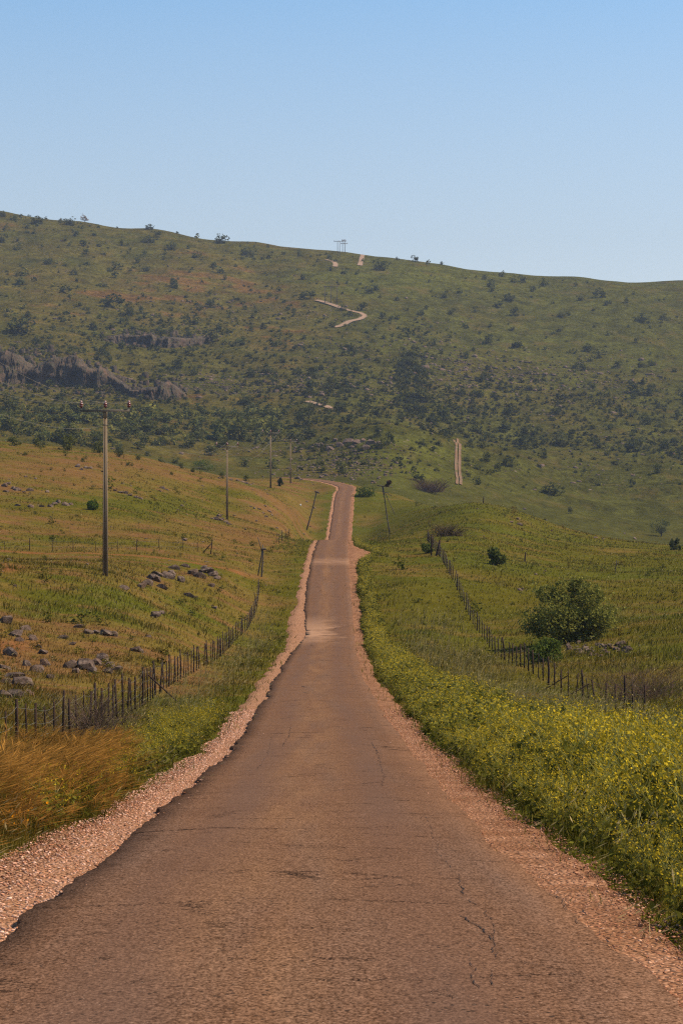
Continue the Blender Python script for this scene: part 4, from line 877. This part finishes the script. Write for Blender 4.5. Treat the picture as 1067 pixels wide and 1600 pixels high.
for (px, s, w, h) in [(109, 704, 42, 24), (154, 708, 30, 18), (231, 713, 14, 8), (187, 714, 20, 13), (216, 719, 14, 9), (62, 699, 22, 14), (283, 732, 15, 9), (252, 722, 13, 8), (302, 738, 12, 8), (22, 697, 24, 14), (347, 747, 15, 9), (200, 728, 10, 6), (130, 722, 11, 6), (40, 712, 10, 6), (385, 752, 14, 9), (268, 742, 9, 5)]:
    x, d, z = at1(px, s, 380); k = d / F
    place('ridge_shrub', random.choice(SHB), x, d, z - .1 * h * k, w * k, w * k * .8, h * k * 1.1, random.uniform(0, 6.28), M_LEAF, 'olive green shrub rooted on the crest of the dry left ridge', 'shrub', 'shrubs along the crest of the left ridge')
# pale bare tree on the left skyline
big_bush('pale_tree', 133, 347, 13, 11, 260, .9, (0.22, 0.17, 0.15), (0.40, 0.33, 0.30), 'pale leafless looking tree standing on the left skyline', 'tree', 41, 1500, 6, 6, .2)
# the remaining small scrub, too many to count
def bake(name, variants, x, d, z, sx, sz, mat, label, tint=None):
    a = Acc(); n = len(x); k = rng.integers(0, len(variants), n); yaw = rng.uniform(0, 6.28, n)
    for v, (V, Q, T, C) in enumerate(variants):
        i = np.where(k == v)[0]
        if len(i) == 0: continue
        c, s_ = np.cos(yaw[i])[:, None], np.sin(yaw[i])[:, None]
        W = np.stack([(V[None, :, 0] * c - V[None, :, 1] * s_) * sx[i, None] + x[i, None], (V[None, :, 0] * s_ + V[None, :, 1] * c) * sx[i, None] + d[i, None], V[None, :, 2] * sz[i, None] + z[i, None]], -1).reshape(-1, 3)
        b = (np.arange(len(i)) * len(V))[:, None, None]
        CC = np.repeat(C[None], len(i), 0)
        if tint is not None: CC = CC * tint[i][:, None, :]
        a.add(W, (b + Q[None]).reshape(-1, 4), (b + T[None]).reshape(-1, 3) if len(T) else T, CC.reshape(-1, 3))
    return tag(link(name, a.mesh(name), mat), label, None, None, 'stuff')
def small_scrub(seed):
    P, k = crown_points(54, 4, seed, .7, .42); r = np.random.default_rng(seed); cl = r.uniform(0, 1, (54, 1)); C = np.array((0.022, 0.029, 0.009)) * (1 - cl) + np.array((0.085, 0.090, 0.025)) * cl
    return leaf_quads(P, r.uniform(.2, .40, 54), C)
SS = [small_scrub(700 + i) for i in range(6)]
sp_ = sample_px(6000); cA = np.array([(-15, 598, 52), (50, 598, 46), (100, 601, 42), (150, 602, 38), (178, 606, 34), (200, 618, 34), (230, 624, 42), (262, 624, 40), (292, 616, 24)], float); cB = np.array([(158, 530, 16), (200, 538, 24), (240, 543, 26), (300, 540, 22), (345, 530, 14)], float)
for cc, nn_ in ((cA, 170), (cB, 90)):                 # scrub on the rims and at the feet of the cliffs
    px = rng.uniform(cc[0, 0], cc[-1, 0], nn_); b_ = np.interp(px, cc[:, 0], cc[:, 1]); h_ = np.interp(px, cc[:, 0], cc[:, 2]); top_ = rng.uniform(0, 1, nn_) < .6
    sp_ = np.concatenate([sp_, np.stack([px, np.where(top_, b_ - h_ * rng.uniform(.55, 1.05, nn_), b_ + rng.normal(4, 4, nn_))], 1)])
st_ = np.stack([rng.uniform(620, 668, 330), rng.uniform(550, 652, 330)], 1); sp_ = np.concatenate([sp_, st_])
x, d, z = at(sp_[:, 0], sp_[:, 1], 600.0); w = rng.lognormal(1.6, .45, len(x)) * np.where((sp_[:, 1] > 640) & (sp_[:, 0] < 440), 1.7, 1) * d / F
bake('distant_scrub', SS, x, d, z - .1, w, w * rng.uniform(.5, .85, len(x)), M_LEAF, 'small dark scrub covering the far hillside', rng.uniform(.7, 1.3, (len(x), 1)) * np.where(rng.uniform(0, 1, (len(x), 1)) < .45, np.array([[1.7, 1.45, 1.2]]), 1.0) * np.where(sp_[:, 1:2] < 560, 1.25, np.where((sp_[:, 1:2] > 640) & (sp_[:, 0:1] < 460), 1.55, 1.0)))

# ------------------------------------------------------------------ grass
def verge_l(d): return np.interp(d + S0, sv, vl)
def verge_r(d): return np.interp(d + S0, sv, vr)
def field(n, d0, d1, pw):
    uu = rng.uniform(0, 1, n); e = 1 - pw; d = (d0 ** e + uu * (d1 ** e - d0 ** e)) ** (1 / e); x = rng.uniform(-1, 1, n) * (.168 * d + 2.0)
    off = x - road_x(d); e_ = .32 * fbm(x / .8, d / 1.1, 207, 3) + .05; ok = (off < -verge_l(d) - e_) | (off > verge_r(d) + e_); return x[ok], d[ok]
acc = Acc()
nt_ = 110000
x, d = field(nt_, 12, 670, 1.06)
cl = fbm(*nco(x, d, 1.6, .01), 201, 3); keep = rng.uniform(-1.0, .75, len(x)) < cl; keep &= ~((np.abs(d - 212 - 1.2 * np.sin(x / 5)) < 2.0) & (x < -8)); keep &= ~((d > 560) & (np.min(np.hypot(x[:, None] - fine[None, ::3, 0], d[:, None] - fine[None, ::3, 1]), 1) < 4.5)); x, d = x[keep], d[keep]; cl = cl[keep]
z = ground(x, d); ccol, bare = cover(x, d, z); nb_ = 5
off = np.minimum(np.abs(x - road_x(d) + verge_l(d)), np.abs(x - road_x(d) - verge_r(d)))
fl_ = np.minimum(np.abs(x - road_x(d) + 6.15), np.abs(x - road_x(d) - 12.4))
H = (.17 + .20 * np.clip(cl + .5, 0, 1) + .05 * (x > 0)) * (.55 + .45 * sstep(.3, 2.5, fl_)) * (1 - .50 * sstep(80, 280, d)) * (1 - .35 * sstep(380, 520, d)) * (1 - .55 * bare) * sstep(-.1, .8, off) * (1 + .0012 * d)
H = np.where((x < -8) & (d > 200) & (d < 211), H * .35, H); H = np.maximum(H, .07)
rep = lambda v: np.repeat(v, nb_, 0)
X, D, Hh = rep(x), rep(d), rep(H); n = len(X); spread = .20 + .0032 * D
X = X + rng.normal(size=n) * spread; D = D + rng.normal(size=n) * spread * 1.3
Z = ground(X, D) - .02; h = Hh * rng.uniform(.55, 1.3, n); w = np.maximum(.007, D * .00030) * rng.uniform(.7, 1.3, n)
lean = rng.normal(size=(n, 2)) * (h * .42)[:, None] + np.stack([h * .22, h * 0], 1)
C = rep(ccol) * rng.uniform(.55, 1.55, (n, 1)) * (1 + rng.normal(size=(n, 3)) * .06)
tip = C * np.array((1.25, 1.15, 1.05)); straw = rng.uniform(0, 1, n) < .12; tip[straw] = np.array((.42, .31, .10)) * rng.uniform(.7, 1.3, (straw.sum(), 1))
acc.add(*blades(np.stack([X, D, Z], 1), h, w, lean, C, tip))
# pale seed heads, drooping to the right with the wind
sel = (rng.uniform(0, 1, n) < .075 * np.clip(1 + 2.2 * fbm(*nco(X, D, 3, .012), 221, 3), .05, 3) * np.where(D < 260, 1, .35)); i = np.where(sel)[0]
hh_ = h[i] * 1.25 + .06; le = lean[i] + np.stack([.12 + 0 * hh_, 0 * hh_], 1)
acc.add(*heads(np.stack([X[i], D[i], Z[i] + hh_], 1) + np.concatenate([le, np.zeros((len(i), 1))], 1), le + .02, hh_, rng.uniform(.08, .17, len(i)) * (1 + .002 * D[i]), np.maximum(.018, D[i] * .00034), np.array((.44, .34, .16)) * rng.uniform(.6, 1.25, (len(i), 1))))
tag(link('grass', acc.mesh('grass'), M_GRASS), 'knee high field grass, green with straw coloured tips', None, None, 'stuff')
x, d = field(4200, 42, 560, 1.0001); k = fbm(*nco(x, d, 5, .02), 281, 3); fo_ = x - road_x(d); ok = (k > rng.uniform(-.25, .6, len(x))) & ((fo_ < -7) | (fo_ > 13.5) | (d > 140)); x, d = x[ok], d[ok]
tones = np.array([(1.5, 1.45, .9), (2.2, 2.0, 1.1), (2.6, 1.6, 1.3), (1.1, 1.1, .9), (3.4, 2.4, 1.6)]); w = rng.lognormal(-1.0, .45, len(x)) * (.8 + .0026 * d)
FW = []
for i_ in range(5):
    P, k = crown_points(120, 6, 740 + i_, .7, .5); cl_ = rng.uniform(0, 1, (120, 1)); FW.append(leaf_quads(P, rng.uniform(.08, .18, 120), np.array((0.022, 0.029, 0.009)) * (1 - cl_) + np.array((0.085, 0.090, 0.025)) * cl_))
bake('field_weeds', FW, x, d, ground(x, d) - .03, w, w * rng.uniform(.35, .8, len(x)), M_LEAF, 'low weeds and thistles of mixed colour scattered over the pasture', tones[rng.integers(0, 5, len(x))] * rng.uniform(.7, 1.2, (len(x), 1)))
# tall wind-bent wild barley at the left verge
acc = Acc(); n = 7500
d = rng.uniform(19, 41, n); x = road_x(d) - verge_l(d) - rng.gamma(2.0, 1.0, n) * .75 + .05; ok = fbm(x / 1.2, d / 2.2, 231, 3) > -.35; ok &= pxof(x, d) < 215 - 110 * rng.uniform(0, 1, n) ** 2; x, d = x[ok], d[ok]; n = len(x)
edge = sstep(0, .8, -(x - road_x(d)) - verge_l(d)); h = (.28 + .52 * edge) * rng.uniform(.75, 1.2, n); z = ground(x, d) - .02
lean = np.stack([h * (.38 + .35 * fbm(x / .5, d / .9, 233, 2)) * 1 + rng.normal(0, .16, n), h * rng.normal(0, .12, n)], 1)
pt = (1 + .8 * fbm(x / .6, d / 1.2, 235, 3))[:, None]; g = np.array((.095, .080, .012)) * rng.uniform(.6, 1.4, (n, 1)); tp = np.where(rng.uniform(0, 1, (n, 1)) < .33, np.array([[.15, .135, .024]]), np.array([[.30, .14, .027]])) * rng.uniform(.5, 1.4, (n, 1)) * pt
P = np.stack([x, d, z], 1); acc.add(*blades(P, h, np.full(n, .009), lean, g, tp))
tipp = P + np.concatenate([lean, h[:, None]], 1)
for r_ in range(3): acc.add(*heads(tipp + rng.normal(size=(n, 3)) * .02, lean * 1.6, h * .6, rng.uniform(.14, .26, n), np.full(n, .016), np.array((.32, .155, .035)) * rng.uniform(.4, 1.6, (n, 1)) * pt))
tag(link('wild_barley', acc.mesh('wild_barley'), M_GRASS), 'golden brown wild barley bent by the wind', None, None, 'stuff')

# ------------------------------------------------------------------ mustard and small flowers
def mustard(seed, br, fl, leaves, fs, ls):
    r = np.random.default_rng(seed); a = Acc(); gs = np.array((.20, .19, .06))
    def rib(p, q, w, c):
        dv = q - p; s = np.cross(dv, r.normal(size=3)); s = s / (np.linalg.norm(s) + 1e-9) * w
        a.add(np.array([p - s, p + s, q + s * .6, q - s * .6]), [(0, 1, 2, 3)], [], c)
    top = np.array((r.normal() * .12, r.normal() * .12, .95)); rib(np.zeros(3), top * .5, .008, gs); rib(top * .5, top, .006, gs * 1.1)
    tips = [top]
    for i in range(br):
        t = r.uniform(.3, .85); b = top * t; an = r.uniform(0, 6.28); l = r.uniform(.2, .42); e = b + np.array((math.cos(an) * l * .75, math.sin(an) * l * .75, l * r.uniform(.5, 1.1))); rib(b, e, .005, gs * r.uniform(.8, 1.3)); tips.append(e)
    for e in tips:
        P = e + r.normal(size=(fl, 3)) * .030; a.add(*leaf_quads(P, r.uniform(.7, 1.3, fl) * fs, np.array((.52, .37, .026)) * r.uniform(.5, 1.15, (fl, 1))))
    P = np.stack([r.normal(size=leaves) * .15, r.normal(size=leaves) * .15, r.uniform(.03, .72, leaves)], 1)
    a.add(*leaf_quads(P, r.uniform(.6, 1.4, leaves) * ls, np.array((.118, .108, .017)) * r.uniform(.55, 1.5, (leaves, 1))))
    return np.concatenate(a.V), np.concatenate(a.Q), np.concatenate(a.T), np.concatenate(a.C)
MN = [mustard(800 + i, 10 + i % 5, 4, 32, .034, .12) for i in range(7)]; MF = [mustard(820 + i, 4, 2, 18, .050, .18) for i in range(5)]
def plants(n, d0, d1, pw, side, width, dens_scale=1.0):
    uu = rng.uniform(0, 1, n); e = 1 - pw; d = (d0 ** e + uu * (d1 ** e - d0 ** e)) ** (1 / e)
    t = rng.uniform(0, 1, n) ** 1.15; wd = np.interp(d, *width)
    off = np.where(side > 0, verge_r(d), verge_l(d)) + .02 + .34 * vnoise(d / 1.1, d * 0 + 3.7, 261) + .2 * vnoise(d / .35, d * 0, 262) + t * wd; x = road_x(d) + side * off
    k = fbm(x / 1.5, d / 3.0, 241, 3) + .35 * (1 - t) ; ok = k > rng.uniform(-.5, .68, n); return x[ok], d[ok], t[ok]
WR = ([10, 25, 45, 76, 110, 160, 230, 310], [5.5, 5.5, 5.2, 3.6, 2.2, 1.3, 1.0, .8])
x, d, t = plants(5200, 14, 52, .7, 1, WR); h = (.50 + .42 * sstep(0, .25, t)) * rng.uniform(.6, 1.25, len(x)) * (1 + .3 * fbm(x / .9, d / 1.6, 251, 2)); tint = rng.uniform(.75, 1.25, (len(x), 1)) * np.ones((1, 3))
bake('mustard_flowers', MN, x, d, ground(x, d) - .03, h * 1.05, h, M_FLOWER, 'dense yellow flowering mustard along the right verge', tint)
x, d, t = plants(7500, 50, 320, 1.01, 1, WR); h = (.5 + .3 * sstep(0, .3, t)) * rng.uniform(.5, 1.15, len(x)) * (1 - .45 * sstep(200, 300, d)); tint = rng.uniform(.75, 1.25, (len(x), 1)) * np.ones((1, 3))
bake('mustard_flowers', MF, x, d, ground(x, d) - .03, h * (1.1 + .004 * d), h, M_FLOWER, 'yellow flowering mustard strip further along the right verge', tint)
x, d, t = plants(1500, 27, 70, .6, -1, ([20, 27, 34, 60, 90], [.3, 1.2, 2.0, 1.5, .8])); h = rng.uniform(.35, .72, len(x)); tint = rng.uniform(.7, 1.2, (len(x), 1)) * np.ones((1, 3))
bake('mustard_flowers', MN, x, d, ground(x, d) - .03, h * 1.1, h, M_FLOWER, 'low yellow flowering weeds along the left verge', tint * .9)
x, d, t = plants(260, 255, 330, .5, -1, ([250, 330], [4.5, 4.5])); h = rng.uniform(.25, .65, len(x))
bake('mustard_flowers', MF, x, d, ground(x, d) - .03, h * 1.6, h, M_FLOWER, 'yellow weeds left of the road at its crest')
fx = []
for i in range(26):
    px, s = random.gauss(22, 22), random.gauss(1308, 7); fx.append(at1(px, s))
a = Acc()
for (x_, d_, z_) in fx:
    hh = random.uniform(.18, .42); a.add(*tube([(x_, d_, z_ - .02), (x_ + .02, d_, z_ + hh)], .003, 3), (.09, .12, .02))
    an = np.arange(8) / 8 * 2 * math.pi; ring = np.stack([x_ + .02 + .017 * np.cos(an), d_ + .017 * np.sin(an) * .8 - .004, z_ + hh + .006 + .012 * np.sin(an)], 1)
    a.add(np.concatenate([[(x_ + .02, d_, z_ + hh)], ring]), np.zeros((0, 4)), [(0, k + 1, (k + 1) % 8 + 1) for k in range(8)], (.72, .26, .008))
tag(link('orange_daisies', a.mesh('orange_daisies'), M_FLOWER), 'small orange daisies at the foot of the wild barley', None, None, 'stuff')

acc = Acc(); n = 5200
n = 10500; uu = rng.uniform(0, 1, n); d = 15 * (190 / 15.0) ** uu; side = np.where(rng.uniform(0, 1, n) < .72, 1, -1)
off = np.where(side > 0, verge_r(d), verge_l(d)) + rng.uniform(.25, 1, n) ** .8 * np.where(side > 0, 8.5, 3.2); x = road_x(d) + side * off
ok = fbm(x / 1.6, d / 3, 271, 3) > rng.uniform(-.5, .45, n); x, d, side = x[ok], d[ok], side[ok]; n = len(x)
P = np.stack([x, d, ground(x, d) - .02], 1); h = rng.uniform(.55, 1.05, n) * (1 - .25 * (side < 0)); lean = np.stack([h * rng.normal(.30, .22, n), h * rng.normal(0, .2, n)], 1)
cs = np.array((.26, .20, .075)) * rng.uniform(.6, 1.3, (n, 1)); acc.add(*blades(P, h, np.maximum(.006, d * .00022), lean, cs * .8, cs * 1.25))
tp_ = P + np.concatenate([lean, h[:, None]], 1); le = lean * 1.8 + np.stack([rng.uniform(.1, .4, n), rng.normal(0, .1, n)], 1)
acc.add(*heads(tp_, le, h * .3, rng.uniform(.09, .2, n), np.maximum(.014, d * .00030), np.array((.44, .33, .15)) * rng.uniform(.6, 1.3, (n, 1))))
tag(link('straw_grass', acc.mesh('straw_grass'), M_GRASS), 'tall pale dry grass stalks with seed heads nodding along the verges', None, None, 'stuff')

# ------------------------------------------------------------------ loose gravel
STONES = []
for i in range(6):
    V, T = mesh_arrays(hull_mesh('pebble', 900 + i, 9, (1, .8, .6), 1)); STONES.append((V, np.zeros((0, 4), int), T, np.ones((len(V), 3))))
m = Mat('gravel_stones'); c = m.attr('col'); M_STONE = m.surf(c, .95, None, .1)
def gravel(n, d0, d1, pw, lo, hi, smin, smax, name, label, pal):
    uu = rng.uniform(0, 1, n); e = 1 - pw; d = (d0 ** e + uu * (d1 ** e - d0 ** e)) ** (1 / e); l = lo(d) + (hi(d) - lo(d)) * rng.uniform(0, 1, n); x = road_x(d) + l
    s = np.maximum(rng.uniform(0, 1, n) ** 2.2 * (smax - smin) + smin, d * .0005); z = road_z(d) + EYE - .10 + np.where(np.abs(l) < 1.95, .085, 0) - .15 * np.maximum(np.abs(l) - 3.0, 0)
    pal = np.array(pal); tint = pal[rng.integers(0, len(pal), n)] * rng.uniform(.5, 1.2, (n, 1)) * 1.1
    bake(name, STONES, x, d, z, s, s * .8, M_STONE, label, tint)
PINK = [(0.46, 0.22, 0.13), (0.54, 0.30, 0.20), (0.38, 0.165, 0.085), (0.58, 0.36, 0.26), (0.30, 0.13, 0.07)]
BRN = [(0.36, 0.16, 0.085), (0.44, 0.21, 0.115), (0.26, 0.105, 0.055), (0.20, 0.08, 0.045), (0.48, 0.27, 0.17)]
gravel(15000, 12, 75, 1.1, lambda d: -verge_l(d) - .15, lambda d: -np.interp(d + S0, sv, hl) + .0, .010, .034, 'gravel', 'loose pink gravel stones on the left verge', PINK)
gravel(9000, 12, 75, 1.1, lambda d: np.interp(d + S0, sv, hr) - .02, lambda d: verge_r(d) + .2, .008, .026, 'gravel', 'loose reddish gravel stones on the right verge', BRN)
gravel(260, 10, 60, 1.1, lambda d: -1.9 + 0 * d, lambda d: 1.9 + 0 * d, .004, .012, 'road_grit', 'small loose stones lying on the asphalt', PINK + BRN)

# ------------------------------------------------------------------ long open cracks in the asphalt
m = Mat('crack_dark'); M_CRACK = m.surf((0.022, 0.014, 0.011), 1.0)
def crack(pix, w, seed):
    r = np.random.default_rng(seed); X, D, _z = at(np.array([q[0] for q in pix]), np.array([q[1] for q in pix])); t = np.concatenate([[0], np.cumsum(np.hypot(np.diff(X), np.diff(D)))])
    tt = np.arange(0, t[-1], .035); x = np.interp(tt, t, X) + .05 * fbm(tt / .35, tt * 0 + seed, 81, 4, .65); d = np.interp(tt, t, D) + .05 * fbm(tt / .35, tt * 0 + seed + 9, 82, 4, .65)
    ww = .42 * w * np.clip(.5 + 1.4 * fbm(tt / .22, tt * 0 + seed, 83, 3), 0.16, 1.5) * np.minimum(1, np.minimum(tt, t[-1] - tt) / .3)
    tx, ty = np.gradient(x), np.gradient(d); l = np.hypot(tx, ty) + 1e-9; nx, ny = ty / l, -tx / l
    V = []
    for k in (-.5, .5):
        xx, yy = x + nx * ww * k, d + ny * ww * k; la = np.clip((xx - road_x(yy)) / HW, -.95, .95)
        V.append(np.stack([xx, yy, road_z(yy) + EYE + np.interp(la, [-1, -.8, -.6, -.4, .4, .6, .8, 1], [-.035, -.02, -.01, 0, 0, -.01, -.02, -.04]) + .006], 1))
    V = np.stack(V, 1); n = len(tt); ii = np.arange(n * 2).reshape(n, 2)
    return V.reshape(-1, 3), np.stack([ii[:-1, 0], ii[:-1, 1], ii[1:, 1], ii[1:, 0]], -1)
a = Acc()
for k_, (pix_, w_) in enumerate([([(690, 1372), (706, 1385), (722, 1405), (722, 1425), (740, 1445), (752, 1452)], .020), ([(716, 1470), (735, 1478), (752, 1490), (768, 1515), (775, 1540)], .022), ([(732, 1540), (740, 1560), (742, 1580), (752, 1600)], .024),
        ([(838, 1360), (855, 1385), (862, 1405)], .022), ([(842, 1418), (870, 1428), (900, 1446), (917, 1466)], .022), ([(935, 1488), (946, 1508), (958, 1520)], .025), ([(580, 1170), (588, 1182), (592, 1198)], .035),
        ([(478, 1268), (492, 1270), (512, 1270)], .10), ([(518, 1254), (540, 1252), (575, 1250)], .12), ([(592, 1265), (640, 1267), (700, 1266)], .018), ([(485, 1231), (530, 1234), (575, 1233)], .04), ([(85, 1378), (150, 1376), (300, 1374)], .014),
        ([(190, 1426), (260, 1432), (330, 1434)], .014), ([(85, 1464), (170, 1462), (300, 1456)], .012), ([(470, 1078), (480, 1080)], .35), ([(471, 1089), (482, 1090)], .35), ([(455, 1036), (460, 1037)], .5), ([(518, 1029), (548, 1031)], .12), ([(465, 1100), (493, 1099)], .1), ([(472, 1062), (494, 1059)], .05), ([(440, 1180), (452, 1160), (455, 1140)], .03), ([(600, 1500), (660, 1497), (720, 1500)], .010), ([(752, 1452), (762, 1468), (768, 1490), (770, 1515), (778, 1545), (770, 1570), (775, 1600)], .014), ([(752, 1452), (790, 1458), (838, 1470)], .010), ([(690, 1372), (680, 1340), (672, 1310), (660, 1290)], .012), ([(722, 1420), (690, 1432), (650, 1436)], .010), ([(775, 1540), (830, 1552), (900, 1560)], .012), ([(862, 1405), (878, 1440), (900, 1475), (935, 1488)], .014), ([(592, 1198), (600, 1225), (596, 1250)], .018), ([(300, 1374), (380, 1371), (470, 1374)], .010), ([(330, 1434), (420, 1437), (520, 1433)], .010), ([(425, 1160), (418, 1190), (400, 1220)], .016)]):
    V, Q = crack(pix_, w_, k_ + 1); a.add(V, Q, np.zeros((0, 3), int), (1, 1, 1))
tag(link('road_cracks', a.mesh('road_cracks'), M_CRACK), None, None, None, 'structure')

# ------------------------------------------------------------------ haze over the whole valley
bm = bmesh.new(); bmesh.ops.create_cube(bm, size=1.0); me = bpy.data.meshes.new('haze'); bm.to_mesh(me); bm.free()
zmin, zmax = float(GZ.min()) - 1.5, float(GZ.max()) + 25
hz_o = link('haze', me); hz_o.scale = (3600, 5600, zmax - zmin); hz_o.location = (0, 2650, (zmin + zmax) / 2)
m = Mat('valley_haze'); v = m.n('ShaderNodeVolumePrincipled'); v.inputs['Color'].default_value = (0.62, 0.74, 1.0, 1); v.inputs['Density'].default_value = 0.00006; v.inputs['Anisotropy'].default_value = 0.0
m.t.links.new(v.outputs[0], m.out.inputs['Volume']); me.materials.append(m.m)
tag(hz_o, 'thin blue air over the valley', None, None, 'stuff')
